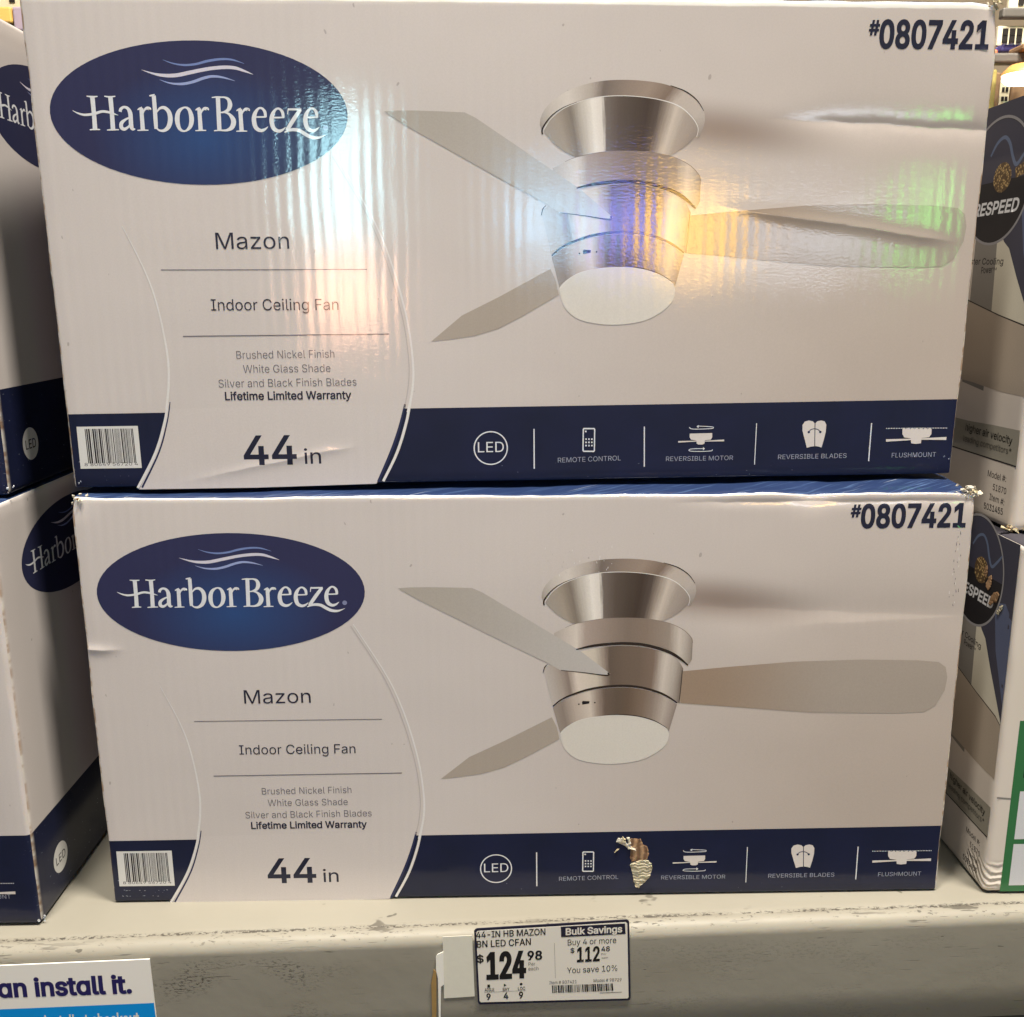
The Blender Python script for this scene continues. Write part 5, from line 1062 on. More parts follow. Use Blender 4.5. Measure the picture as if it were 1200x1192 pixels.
def carton(name, W, D, H, r, mats, parent, deform=None, n=1):
    """rounded closed carton; faces: print on the sides, flap on top and bottom"""
    gx, gy, gz = graded(W, r, n), graded(D, r, 1), graded(H, r, 1)
    verts, idx, faces, mi = [], {}, [], []

    def vid(p):
        key = tuple(round(c * 1e6) for c in p)
        if key not in idx:
            idx[key] = len(verts)
            q = Vector((min(max(p[0], r), W - r), min(max(p[1], r), D - r), min(max(p[2], r), H - r)))
            d = Vector(p) - q
            if d.length > 1e-9:
                q = q + d.normalized() * r
            verts.append(deform(q) if deform else q)
        return idx[key]

    def sheet(A, B, f, flip, k):
        for i in range(len(A) - 1):
            for j in range(len(B) - 1):
                q = [vid(f(A[i], B[j])), vid(f(A[i + 1], B[j])), vid(f(A[i + 1], B[j + 1])), vid(f(A[i], B[j + 1]))]
                faces.append(q[::-1] if flip else q)
                mi.append(k)
    sheet(gx, gz, lambda a, b: (a, 0, b), False, 0)
    sheet(gx, gz, lambda a, b: (a, D, b), True, 0)
    sheet(gy, gz, lambda a, b: (W, a, b), False, 0)
    sheet(gy, gz, lambda a, b: (0, a, b), True, 0)
    sheet(gx, gy, lambda a, b: (a, b, H), False, 1)
    sheet(gx, gy, lambda a, b: (a, b, 0), True, 1)
    me = bpy.data.meshes.new(name)
    me.from_pydata([tuple(v) for v in verts], [], faces)
    for m in mats:
        me.materials.append(m)
    me.polygons.foreach_set('material_index', mi)
    return link_mesh(name, me, parent)


def lump_noise(p, seed, scale):
    return noise.noise(Vector((p[0] * scale + seed * 7.3, p[1] * scale + seed * 3.1, p[2] * scale - seed * 5.7)))


def front_warp(u, v, W, H, seed, amp):
    """how far the front panel bulges (m); zero along its edges"""
    e = min(1, max(0, u / 0.06)) * min(1, max(0, (W - u) / 0.06)) * min(1, max(0, v / 0.05)) * min(1, max(0, (H - v) / 0.05))
    return amp * e * (lump_noise((u, 0, v), seed, 5.0) + 0.25)


STEP = 0.000016      # thickness of one coat of print
BASE = 0.00006

BW, BD, BH = 0.6195, 0.232, 0.3085


def fan_box(loc, rot, variant, label, seed, group, damage):
    root = tag(empty('fan_box', loc, rot), label, 'box', group)

    def deform(p):
        q = p.copy()
        near_front = 1.0 if p.y < 0.004 else 0.0
        if near_front:
            q.y -= front_warp(p.x, p.z, BW, BH, seed, 0.0006)
        # wobbly rims
        ez = max(0.0, 1 - (BH - p.z) / 0.010)
        if ez > 0:
            q.z += ez * (0.0011 * lump_noise(p, seed + 1, 22) + 0.0006 * lump_noise(p, seed + 2, 90))
            if p.y > 0.01:
                q.z += 0.0015 * min(1, (p.y - 0.01) / 0.03)
        ex = max(0.0, 1 - min(p.x, BW - p.x) / 0.006)
        if ex > 0:
            q.x += ex * (0.0009 * lump_noise(p, seed + 3, 30) + 0.0004 * lump_noise(p, seed + 4, 130))
        if damage == 'upper':
            q.z += 0.0035 * (p.x / BW) * max(0.0, 1 - (BH - p.z) / 0.05)
        if damage == 'lower':
            c = max(0.0, 1 - math.hypot(p.x - 0.507, (p.z - BH) * 1.6) / 0.020)
            q.y += 0.0022 * c * c * (1 if p.y < 0.02 else 0)
            q.z -= 0.0015 * c * (1 if p.y < 0.02 else 0)
            k = max(0.0, 1 - math.hypot(BW - p.x, BH - p.z) / 0.014) * max(0, 1 - p.y / 0.03)
            q += Vector((-0.0015 * k, 0.001 * k, -0.001 * k))
            k = max(0.0, 1 - math.hypot(p.x * 0.6, BH - p.z) / 0.012) * max(0, 1 - p.y / 0.03)
            q += Vector((0.0015 * k, 0.0015 * k, 0.0012 * k))
        else:
            k = max(0.0, 1 - math.hypot(BW - p.x, (BH - p.z) * 0.5) / 0.016) * max(0, 1 - p.y / 0.03)
            q += Vector((-0.002 * k, 0.003 * k, -0.0015 * k))
        return q

    def place(u, v, h):
        u, v = u * 0.001, v * 0.001
        return Vector((u, -front_warp(u, v, BW, BH, seed, 0.0006) - BASE - h * STEP, v))
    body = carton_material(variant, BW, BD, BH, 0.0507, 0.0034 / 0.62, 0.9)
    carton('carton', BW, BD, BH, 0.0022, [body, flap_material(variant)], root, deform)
    print_parts(FAN_ART, root, place, lambda m: card_ink(m, variant))
    return root, place


NAVY_TORN = None


def shred_mesh(bm, c, size, rng, thick=0.0006):
    """one curled scrap of torn board"""
    n = Vector((rng.uniform(-1, 1), rng.uniform(-1, -.1), rng.uniform(-.6, 1))).normalized()
    t = n.cross(Vector((rng.random(), rng.random(), rng.random()))).normalized()
    s = n.cross(t)
    k = 7
    pts = []
    for i in range(k):
        a = 2 * math.pi * i / k
        rr = size * rng.uniform(0.45, 1.0)
        pts.append(Vector(c) + t * rr * math.cos(a) + s * rr * 0.7 * math.sin(a) + n * rng.uniform(-.3, .3) * size)
    top = [bm.verts.new(p) for p in pts]
    bot = [bm.verts.new(p - n * thick) for p in pts]
    bm.faces.new(top)
    bm.faces.new(bot[::-1])
    for i in range(k):
        bm.faces.new((top[i], bot[i], bot[(i + 1) % k], top[(i + 1) % k]))


def scraps(name, parent, spots, mats, seed):
    rng = random.Random(seed)
    bm = bmesh.new()
    mi = []
    for (x, y, z, size, cnt, spread) in spots:
        for i in range(cnt):
            c = (x + rng.gauss(0, spread), y + rng.gauss(0, spread * .4), z + rng.gauss(0, spread * .7))
            shred_mesh(bm, c, size * rng.uniform(.5, 1.2), rng)
            mi.append(rng.randrange(len(mats)))
    for i, f in enumerate(bm.faces):
        f.material_index = mi[i // 9]
    me = bpy.data.meshes.new(name)
    bm.to_mesh(me)
    bm.free()
    for m in mats:
        me.materials.append(m)
    return link_mesh(name, me, parent, smooth=False)


RAW_BROWN = plain('raw_board_brown', (138, 108, 80), 0.95, 0.0, var=0.3, scale=300)
RAW_CREAM = plain('torn_paper_cream', (176, 160, 128), 0.95, 0.0, var=0.15, scale=300)
RAW_PALE = plain('torn_paper_pale', (184, 173, 154), 0.95, 0.0, var=0.12, scale=300)

UPPER_GROUP = 'ceiling fan boxes stacked on the shelf'
# upper box: 25 mm back, turned 2.5 degrees, leaning forward a touch
yaw_u, tilt_u = 0.04375, 0.01963
ux, uy, uz = 0.31 - 0.00116, 0.02331, 0.31471
up_loc = (ux - 0.31 * math.cos(yaw_u), uy - 0.31 * math.sin(yaw_u), uz)
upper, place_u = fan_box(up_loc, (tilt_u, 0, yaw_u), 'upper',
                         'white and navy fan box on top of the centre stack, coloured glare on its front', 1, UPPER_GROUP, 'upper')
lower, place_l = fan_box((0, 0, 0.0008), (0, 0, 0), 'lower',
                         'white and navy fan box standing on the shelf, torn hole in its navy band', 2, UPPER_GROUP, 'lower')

# the tear in the lower box: exposed flutes, a peeled paper flap, shreds
m, t, b = new_mat('torn_flutes')
co = t.n('ShaderNodeTexCoord').outputs['Object']
x_, y_, z_ = t.xyz(co)
wv = t.m('SINE', t.m('MULTIPLY', t.m('ADD', x_, t.m('MULTIPLY', t.noise(co, 120.0), 0.003)), 2 * math.pi / 0.0052))
t.put(b.inputs['Base Color'], t.mix(t.step(wv, -0.9, 0.8), ink(110, 80, 56), ink(160, 124, 90)))
b.inputs['Roughness'].default_value = 0.9
bp = t.n('ShaderNodeBump')
bp.inputs['Distance'].default_value = 0.0004
t.put(bp.inputs['Height'], wv)
t.put(b.inputs['Normal'], bp.outputs[0])
FLUTES = m
m, t, b = new_mat('peeled_flap')
co = t.n('ShaderNodeTexCoord').outputs['Object']
x_, y_, z_ = t.xyz(co)
wv = t.m('SINE', t.m('MULTIPLY', t.m('ADD', z_, t.m('MULTIPLY', t.noise(co, 190.0, 3.0), 0.007)), 2 * math.pi / 0.0026))
t.put(b.inputs['Base Color'], t.mix(t.m('MULTIPLY', t.step(wv, -0.9, 0.7), t.noise(co, 260.0, 3.0)), ink(160, 147, 120), ink(196, 184, 158)))
b.inputs['Roughness'].default_value = 0.85
bp = t.n('ShaderNodeBump')
bp.inputs['Distance'].default_value = 0.00022
t.put(bp.inputs['Height'], wv)
t.put(b.inputs['Normal'], bp.outputs[0])
PEEL = m


def slab(name, outline, lo_, hi_, mat, parent, place, wob=0.0, seed=0):
    """a ragged piece with thickness, between two heights above the carton face"""
    rng = random.Random(seed)
    pts = []
    for a, b_ in zip(outline, outline[1:] + outline[:1]):
        n_ = 4
        for i in range(n_):
            s = i / n_
            pts.append((a[0] + (b_[0] - a[0]) * s + rng.uniform(-wob, wob), a[1] + (b_[1] - a[1]) * s + rng.uniform(-wob, wob)))
    k = Ink()
    k.tri([pts], mat, 0)
    bm = bmesh.new()
    vs = [bm.verts.new((p[0], p[1], 0)) for p in pts]
    for f in k.f:
        bm.faces.new([vs[i] for i in f])
    bmesh.ops.subdivide_edges(bm, edges=bm.edges[:], cuts=2, use_grid_fill=True)
    bnd = {v for e in bm.edges if e.is_boundary for v in e.verts}
    for v in bm.verts:
        h = lo_ if v in bnd else hi_ + (hi_ - lo_) * 0.6 * noise.noise(Vector((v.co.x * .5, v.co.y * .9, seed)))
        v.co = place(v.co.x, v.co.y, h * 0.001 / STEP)
    me = bpy.data.meshes.new(name)
    bm.to_mesh(me)
    bm.free()
    me.materials.append(mat)
    return link_mesh(name, me, parent, smooth=False)


tear = slab('torn_patch', TEAR['brown'], 0.12, 0.35, FLUTES, lower, place_l, 0.35, 3)
tear['label'] = 'torn hole showing brown corrugation'
slab('peeled_flap', TEAR['flap'], 0.25, 0.7, PEEL, tear, place_l, 0.3, 4)
for i, s in enumerate(TEAR['shreds']):
    slab('paper_shred', s, 0.3, 0.7 + 0.15 * i, RAW_CREAM if i % 2 else RAW_PALE, tear, place_l, 0.25, 10 + i)
o = scraps('crushed_corner', lower, [(BW - 0.006, 0.0015, BH - 0.0005, 0.0030, 18, 0.0028), (BW - 0.001, 0.0015, BH - 0.002, 0.0026, 10, 0.0020)],
           [RAW_CREAM, RAW_PALE, RAW_PALE, RAW_PALE], 5)
o['label'] = 'crushed corner with frayed paper'
scraps('frayed_corner', lower, [(0.006, 0.0018, BH + 0.0002, 0.0024, 9, 0.003), (0.001, 0.002, BH - 0.001, 0.002, 5, 0.0012)], [RAW_PALE, RAW_PALE, RAW_BROWN], 6)
scraps('frayed_corner', upper, [(0.0035, 0.001, 0.0035, 0.0018, 6, 0.0012)], [plain('scuffed_foil', (150, 152, 160), .6)], 7)
scraps('frayed_corner', upper, [(BW - 0.006, 0.0008, 0.012, 0.0016, 8, 0.0022)], [plain('scuffed_grey', (120, 122, 132), .6), RAW_PALE], 8)
scraps('frayed_corner', upper, [(BW - 0.004, 0.001, BH + 0.002, 0.0026, 8, 0.0022)], [RAW_PALE, RAW_CREAM], 9)
# rubbed marks near the right edge of the lower box
k = Ink()
rng = random.Random(4)
for i in range(26):
    u, v = 609 + rng.gauss(0, 1.6) + i * 0.05, 282 - i * 2.2 + rng.gauss(0, 1)
    k.ribbon([(u, v), (u + rng.uniform(-.4, .4), v - rng.uniform(.8, 2.6))], [0.25, 0.45], card_ink('grey_text' if i % 3 else 'white_line', 'lower'), 3, 0, 0)
for i in range(16):
    u, v = 540 + i * 4.6 + rng.uniform(-2, 2), 203 + rng.gauss(0, 1.5)
    k.ribbon([(u, v), (u + .2, v - rng.uniform(.8, 2.2))], [0.3, 0.3], card_ink('faint_line', 'lower'), 3, 0, 0)
for i in range(30):
    u, v = 318 + rng.uniform(0, 52), 262 + rng.gauss(0, 7)
    k.ribbon([(u, v), (u + rng.uniform(-.3, .3), v - rng.uniform(.5, 1.6))], [0.3, 0.35], card_ink('white_line' if rng.random() < .5 else 'faint_line', 'lower'), 3, 0, 0)
k.build('scuff_marks', place_l, lower)
k = Ink()
for i in range(22):
    u, v = 7 + rng.random() ** 2 * 34, (5.2 if i % 2 else 9.5) + rng.gauss(0, .35)
    k.ribbon([(u, v), (u + rng.uniform(.3, 1.1), v)], [0.4, 0.25], card_ink('dim_ink', 'lower'), 5, 0, 0)
k.build('scuff_marks', place_l, lower)

# ------------------------------------------------------------------ neighbours on the left
LW, LD = 0.60, 0.232


def left_box(loc, H, label, seed):
    root = tag(empty('fan_box', loc), label, 'box', UPPER_GROUP)

    def deform(p):
        q = p.copy()
        ex = max(0.0, 1 - (LW - p.x) / 0.006) * max(0.0, 1 - p.y / 0.006)
        if ex > 0:
            q.x += ex * (0.0008 * lump_noise(p, seed, 30) + 0.0004 * lump_noise(p, seed + 4, 130))
        return q
    var = 'plain'
    body = carton_material('neighbour_%d' % seed, LW, LD, H, 0.0715, 0.0, 0.7) if False else carton_material(var, LW, LD, H, 0.0715, 0.0, 0.7)
    carton('carton', LW, LD, H, 0.004, [body, flap_material(var)], root, deform, 2)

    def place(u, v, h):
        q = deform(Vector((LW, u * .001, v * .001)))
        return Vector((q.x + BASE + h * STEP, q.y, q.z))

    def front(u, v, h):
        return Vector((u * .001, -BASE - h * STEP, v * .001))
    gm = lambda m: card_ink('oval_dark' if m == 'oval_print' else m, var)
    logo = [it for it in FAN_ART if it[1].startswith('logo')]
    print_parts(logo, root, place, gm, tr=lambda p: (116 + (p[0] - 103.6) * 0.99, 257 + (p[1] - 240) * 0.82), sc=0.9, scy=0.82)
    k = Ink()
    k.ellipse((39, 30), 11.5, 11.5, card_ink('label_white', var), 1, 40)
    k.text('LED', (31, 26.6), (47, 26.6), 6.5, card_ink('black_ink', var), 2, 0.01)
    k.build('led_badge', place, root)
    # the flush-mount icon at the right end of the front panel
    off = LW * 1000
    fl = [it for it in FAN_ART if it[1] == 'flushmount_icon' or (it[0] == 'text' and it[4] == 'FLUSHMOUNT')]
    print_parts([it for it in fl if it[1] == 'flushmount_icon'], root, front, gm, tr=lambda p: (off - 15.5 + (p[0] - 612.9), 29.2 + (p[1] - 28.8)))
    print_parts([it for it in fl if it[1] != 'flushmount_icon'], root, front, gm, tr=lambda p: (off - 19 + (p[0] - 606.6), 21.8 + (p[1] - 12.8)))
    scraps('frayed_corner', root, [(LW - 0.002, 0.0015, 0.004, 0.0016, 7, 0.002)], [plain('scuffed_white', (190, 188, 188), .6)], seed + 9)
    return root


left_box((-0.042 - LW, -0.0254, 0.0008), 0.3085, 'white and navy fan box at the left end of the shelf, underneath another', 21)
left_box((-0.042 - LW, 0.0015, 0.3110), 0.3160, 'white and navy fan box at the left edge, stacked highest beside the centre boxes', 22)

# ------------------------------------------------------------------ neighbours on the right (another brand)
RW, RD = 0.50, 0.20


GOLD, t, b = new_mat('woven_gold_print')
co = t.n('ShaderNodeTexCoord').outputs['Object']
vo = t.n('ShaderNodeTexVoronoi')
t.put(vo.inputs['Vector'], co)
vo.inputs['Scale'].default_value = 520.0
t.put(b.inputs['Base Color'], t.mix(t.step(vo.outputs['Distance'], 0.15, 0.6), ink(190, 158, 104), ink(84, 64, 42)))
card_finish(t, b, 'plain')


def other_box(loc, H, zs, ds, label, seed, front_art, rotz=0.0):
    root = tag(empty('fan_box', loc, (0, 0, rotz)), label, 'box', 'pale fan boxes stacked on the right')
    var = 'plain'

    def deform(p):
        q = p.copy()
        k = max(0.0, 1 - math.hypot(p.x, p.y) / 0.004)
        if k > 0:
            q.x += 0.0008 * k * lump_noise(p, seed, 60)
            q.y += 0.0008 * k * lump_noise(p, seed + 5, 60)
        return q
    m, t, b = new_mat('pale_carton_%d' % seed)
    co = t.n('ShaderNodeTexCoord').outputs['Object']
    nz = t.noise(co, 9.0, 3.0)
    t.put(b.inputs['Base Color'], t.mix(nz, ink(196, 184, 166), ink(214, 198, 186)))
    card_finish(t, b, 'plain')
    if front_art:
        px_, py_, pz_ = t.xyz(co)
        wr = t.m('SINE', t.m('MULTIPLY', t.m('ADD', t.m('ADD', pz_, t.m('MULTIPLY', py_, -0.8)), t.m('MULTIPLY', t.noise(co, 70.0, 2.0), 0.010)), 2 * math.pi / 0.0055))
        bp = t.n('ShaderNodeBump')
        bp.inputs['Distance'].default_value = 0.0011
        t.put(bp.inputs['Height'], t.m('MULTIPLY', t.m('MULTIPLY', wr, t.noise(co, 50.0, 2.0)), t.m('MULTIPLY', t.step(pz_, 0.030, 0.010), t.step(py_, 0.035, 0.012))))
        t.put(b.inputs['Normal'], bp.outputs[0])
    top = plain('dusty_flap_%d' % seed, (60, 56, 60), .8, .1, var=.3)
    carton('carton', RW, RD, H, 0.005, [m, top], root, deform, 2)

    def place(u, v, h):
        q = deform(Vector((0, -u * .001, v * .001)))
        return Vector((q.x - BASE - h * STEP, q.y, q.z))
    gm = lambda n_: card_ink(n_, var)
    tr = lambda p: (p[0] * ds, p[1] * zs)
    top_z = H * 1000 / zs
    A = []
    e = -3.0      # the art stops just short of the rounded corner
    A.append(('poly', 'panel_art', 'night_print', 1, [[(-190, 214), (-60, 214), (-44, 196), (-24, 168), (e, 140), (e, top_z - 1), (-190, top_z - 1)]], 0))
    A.append(('poly', 'panel_art', 'slate_print', 2, [[(-34, 232), (-24, 196), (e, 158), (e, 226), (-16, 236)]], 0))
    A.append(('poly', 'panel_art', 'cream_print', 2, [[(-52, 205), (-44, 200), (-30, 180), (e, 145), (e, 141), (-12, 147), (-60, 155), (-62, 206)]], 0))
    A.append(('poly', 'panel_art', 'column_print', 1, [[(-95, 100), (-60, 96), (-60, 212), (-95, 212)]], 0))
    A.append(('poly', 'panel_art', 'tan_print', 3, [[(-190, 105), (-78, 101), (-40, 98), (e, 97.5), (e, 142), (-12, 146), (-50, 153), (-94, 162), (-190, 184)]], 0))
    A.append(('poly', 'panel_art', 'grey_print', 3, [[(-190, 47.5), (e, 47.5), (e, 73.5), (-40, 72.5), (-78, 70.8), (-190, 70)]], 0))
    A.append(('rib', 'panel_art', 'black_ink', 4, [(-190, 47), (-80, 47), (e, 47.6)], [1.1, 1.1, 1.1], 0, 0))
    A.append(('rib', 'panel_art', 'black_ink', 4, [(-190, 184), (-94, 162.3), (-50, 153), (-12, 146.2), (e, 142.5)], [.9] * 5, 0, 0))
    A.append(('disc', 'badge/badge_ring', 'ring_print', 3, (-72, 249), 49.0, 45.5))
    A.append(('disc', 'badge/badge_face', 'black_print', 4, (-72, 249), 47.0, 43.6))
    th_ = [math.pi * q / 24 for q in range(25)]
    A.append(('poly', 'badge/badge_face', 'night_print', 4.5, [[(-72 + 46.6 * math.cos(a), 249 + 43.2 * math.sin(a)) for a in th_]], 0))
    A.append(('disc', 'badge/badge_picture', 'mesh_gold', 5, (-64, 251), 12.5, 10.5))
    if not front_art:
        A.append(('rib', 'badge/badge_picture', 'mesh_gold', 5, [(-46, 252), (-32, 255), (-14, 255)], [7, 9, 8], 0, 0))
    A.append(('rib', 'badge/badge_picture', 'ribbon_blue', 6, [(-84, 268), (-76, 276), (-66, 279), (-58, 274), (-52, 264), (-46, 258), (-38, 263), (-30, 270)], [2, 2.6, 2.6, 3, 3, 3, 2.6, 2], 1, 0))

    def gm2(n_):
        return GOLD if n_ == 'mesh_gold' else gm(n_)
    print_parts(A, root, place, gm2, tr=tr, sc=ds, scy=zs)
    it = [q for q in END_ART if q[0] == 'text']
    print_parts(it, root, place, gm, tr=tr, sc=ds, scy=zs)

    def front(u, v, h):
        return Vector((u * .001, -BASE - h * STEP, v * .001))
    if front_art:
        k = Ink()
        g = card_ink('green_print', var)
        w = card_ink('pane_print', var)
        k.tri([[(12.8, 1.5), (60, 1.5), (60, 140), (12.8, 140)]], g, 1)
        for v0, v1 in ((6.5, 41), (45, 84)):
            k.tri([[(19, v0), (60, v0), (60, v1), (19, v1)]], w, 2)
        k.tri([[(20, 95), (60, 95), (60, 104), (20, 104)]], card_ink('black_print', var), 2)
        k.tri([[(20.5, 158), (60, 158), (60, 178), (20.5, 178)]], card_ink('black_print', var), 2)
        k.build('window_panel', front, root)
        k = Ink()
        k.ribbon([(2.5, 79), (13, 78)], [1.4, 1.4], card_ink('column_print', var), 1, 0, 0)
        k.build('seam_line', front, root)
    return root, place


rl, place_r = other_box((0.6525, -0.0048, 0.0008), 0.2715, 0.95, 0.80,
               'pale fan box with green window print on its front and a torn side panel', 31, True)
ru, _ = other_box((0.6600, 0.0252, 0.2735), 0.3045, 1.0, 1.0,
               'pale fan box with black oval badge, stacked on the green printed box', 32, False)
for i, (pu, pv, ru_, rv_, ang) in enumerate([(-33, 232, 3.0, 7.5, 28), (-24, 224, 3.4, 8.5, 32), (-15, 218, 2.2, 4.5, 40), (-39, 239, 2.5, 5.0, 20)]):
    ca, sa = math.cos(R(ang)), math.sin(R(ang))
    ol = []
    for q in range(9):
        a_ = 2 * math.pi * q / 9
        k_ = 1 + 0.35 * math.sin(q * 5.1 + i * 2.0)
        du, dv = ru_ * k_ * math.cos(a_), rv_ * k_ * math.sin(a_)
        ol.append((pu - 4 + du * ca + dv * sa, pv - du * sa + dv * ca))
    o = slab('torn_patch', ol, 0.45, 1.0, (FLUTES, RAW_BROWN, PEEL, RAW_BROWN)[i], rl, place_r, 0.3, 40 + i)
scraps('frayed_corner', ru, [(0.002, 0.003, 0.002, 0.004, 9, 0.003)], [RAW_BROWN, RAW_CREAM], 13)

# ------------------------------------------------------------------ shelf
YAW = 0.0356
shelf = tag(empty('store_shelf', (0, -0.0504, 0), (0, 0, YAW)),
            'scuffed cream steel shelf with a rolled front lip under the boxes', 'shelf')


def shelf_material(name, lip):
    m, t, b = new_mat(name)
    co = t.n('ShaderNodeTexCoord').outputs['Object']
    x, y, z = t.xyz(co)
    base = t.mix(t.noise(t.scale(co, (10, 10, 14)), 1.0, 4.0), (0.225, 0.210, 0.172), (0.282, 0.266, 0.222))
    sm = t.step(t.noise(t.scale(co, (5, 5, 18)), 1.0, 3.0), 0.45, 0.75)
    base = t.mix(t.m('MULTIPLY', sm, 0.35), base, (0.21, 0.185, 0.135))
    # scratches along the ridge where boxes are dragged over
    ridge = t.m('ADD', y, t.m('MULTIPLY', t.m('ADD', t.noise(t.scale(co, (6, 0, 0)), 1.0), -0.5), 0.004))
    band = t.m('MULTIPLY', t.step(ridge, 0.0100, 0.0112), t.step(ridge, 0.0142, 0.0122))
    band2 = t.m('MULTIPLY', t.step(y, 0.0005, 0.004), t.step(y, 0.017, 0.011))
    sc = t.step(t.m('ADD', t.noise(t.scale(co, (330, 620, 300)), 1.0, 3.0, 0.7), t.m('MULTIPLY', t.m('ADD', t.noise(t.scale(co, (14, 0, 0)), 1.0, 2.0), -0.5), 0.30)), 0.49, 0.56)
    sc2 = t.step(t.noise(t.scale(co, (170, 500, 300)), 1.0, 3.0, 0.65), 0.60, 0.66)
    sx_ = t.step(t.noise(t.scale(co, (9, 0, 0)), 1.0, 2.0), 0.36, 0.62)
    mask = t.m('MAXIMUM', t.m('MULTIPLY', band, sc), t.m('MULTIPLY', t.m('MULTIPLY', band2, sc2), sx_))
    # scuffed patches low on the front face
    patch = t.m('MULTIPLY', t.step(t.noise(t.scale(co, (12, 12, 26)), 1.0, 2.0), 0.47, 0.62), t.step(z, -0.010, -0.022))
    left = t.m('MAXIMUM', t.step(t.m('ABSOLUTE', t.m('SUBTRACT', x, 0.075)), 0.12, 0.04), 0.22)
    ps = t.step(t.noise(t.scale(co, (260, 260, 620)), 1.0, 4.0, 0.75), 0.51, 0.58)
    mask = t.m('MAXIMUM', mask, t.m('MULTIPLY', t.m('MULTIPLY', t.m('MULTIPLY', patch, ps), left), 1.0))
    fleck = t.step(t.noise(t.scale(co, (60, 60, 200)), 1.0, 2.0), 0.72, 0.745)
    mask = t.m('MAXIMUM', mask, t.m('MULTIPLY', fleck, 0.75))
    drag = t.m('MULTIPLY', t.step(t.noise(t.scale(co, (26, 40, 640)), 1.0, 3.0, 0.6), 0.63, 0.67), t.step(t.noise(t.scale(co, (9, 9, 30)), 1.0, 1.0), 0.42, 0.6))
    mask = t.m('MAXIMUM', mask, t.m('MULTIPLY', drag, 0.75))
    grime = t.m('MULTIPLY', t.step(t.m('ABSOLUTE', t.m('SUBTRACT', y, 0.0118)), 0.004, 0.0005), t.step(t.noise(t.scale(co, (16, 60, 60)), 1.0, 3.0), 0.40, 0.62))
    base = t.mix(t.m('MULTIPLY', grime, 0.30), base, (0.15, 0.13, 0.095))
    t.put(b.inputs['Base Color'], t.mix(t.m('MULTIPLY', mask, 0.92), base, (0.045, 0.038, 0.030)))
    t.put(b.inputs['Roughness'], t.m('ADD', 0.42, t.m('MULTIPLY', t.noise(co, 60.0, 2.0), 0.2)))
    b.inputs['Specular IOR Level'].default_value = 0.35
    bp = t.n('ShaderNodeBump')
    bp.inputs['Distance'].default_value = 0.0004
    bp.inputs['Strength'].default_value = 0.5
    t.put(bp.inputs['Height'], t.m('ADD', t.m('MULTIPLY', mask, -0.6), t.noise(co, 80.0, 2.0)))
    t.put(b.inputs['Normal'], bp.outputs[0])
    return m


SHELF = shelf_material('shelf_paint', True)


def extrude_x(name, prof, x0, x1, n, mat, parent, wob=0.0):
    verts, faces = [], []
    k = len(prof)
    for i in range(n + 1):
        x = x0 + (x1 - x0) * i / n
        for j, (y, z) in enumerate(prof):
            w = wob * noise.noise(Vector((x * 6, j * .3, 4.0)))
            verts.append((x, y, z + w))
    for i in range(n):
        for j in range(k - 1):
            a = i * k + j
            faces.append((a, a + k, a + k + 1, a + 1))
    me = bpy.data.meshes.new(name)
    me.from_pydata(verts, [], faces)
    me.materials.append(mat)
    return link_mesh(name, me, parent)


arc = [(0.0095 - 0.0095 * math.sin(a), -0.0105 + 0.0095 * math.cos(a)) for a in [i * math.pi / 20 for i in range(11)]]
extrude_x('deck', [(0.55, -0.0025), (0.55, 0.0), (0.30, 0.0), (0.10, 0.0), (0.03, 0.0), (0.018, 0.0), (0.0140, -0.0002), (0.0120, -0.0008)], -1.2, 1.9, 120, SHELF, shelf, 0.0003)
extrude_x('front_lip', [(0.0120, -0.0008)] + arc + [(0.0, -0.03), (0.0, -0.06), (0.0, -0.0875), (0.0006, -0.0885), (0.002, -0.089), (0.016, -0.089), (0.018, -0.087)], -1.2, 1.9, 120, SHELF, shelf, 0.0003)
DARK = plain('shelf_back_paint', (70, 66, 60), .6, .2, var=.2, scale=20)


def box_mesh(name, lo_, hi_, mat, parent=None, bev=0.0):
    bm = bmesh.new()
    bmesh.ops.create_cube(bm, size=1.0)
    for v in bm.verts:
        v.co = Vector([l + (h - l) * (c + .5) for l, h, c in zip(lo_, hi_, v.co)])
    if bev:
        bmesh.ops.bevel(bm, geom=bm.edges[:], offset=bev, segments=2, affect='EDGES', profile=0.5)
    me = bpy.data.meshes.new(name)
    bm.to_mesh(me)
    bm.free()
    me.materials.append(mat)
    return link_mesh(name, me, parent, smooth=False)


box_mesh('back_panel', (-1.2, 0.36, 0.0003), (1.9, 0.375, 0.56), DARK, shelf)
box_mesh('support_panel', (-1.2, 0.03, -0.60), (1.9, 0.05, -0.09), DARK, shelf)

# ------------------------------------------------------------------ things on the shelf's front lip
def on_lip(h0):
    def f(u, v, h):
        return Vector((u * .001, -(h0 + h * 0.03) * .001, v * .001))
    return f


def flat(name, rgb, rough=.5, spec=.35):
    return plain(name, rgb, rough, spec, var=.05, scale=200)


TM = {'tag_black': flat('tag_black', (30, 28, 44)), 'tag_white': plain('tag_white', (0.70, 0.665, 0.60), .4, .35, raw=True), 'sign_white': plain('sign_white', (0.80, 0.775, 0.73), .4, .35, raw=True), 'black_ink': flat('tag_ink', (24, 22, 22)),
      'grey_text': flat('tag_grey_ink', (92, 86, 80)), 'sign_navy': flat('sign_navy', (34, 28, 80)), 'sign_blue': flat('sign_blue', (12, 132, 200), .35)}


def lip_root(name, label, cat, u, v):
    o = tag(empty(name, (0, -0.0504, 0), (0, 0, YAW)), label, cat)
    return o


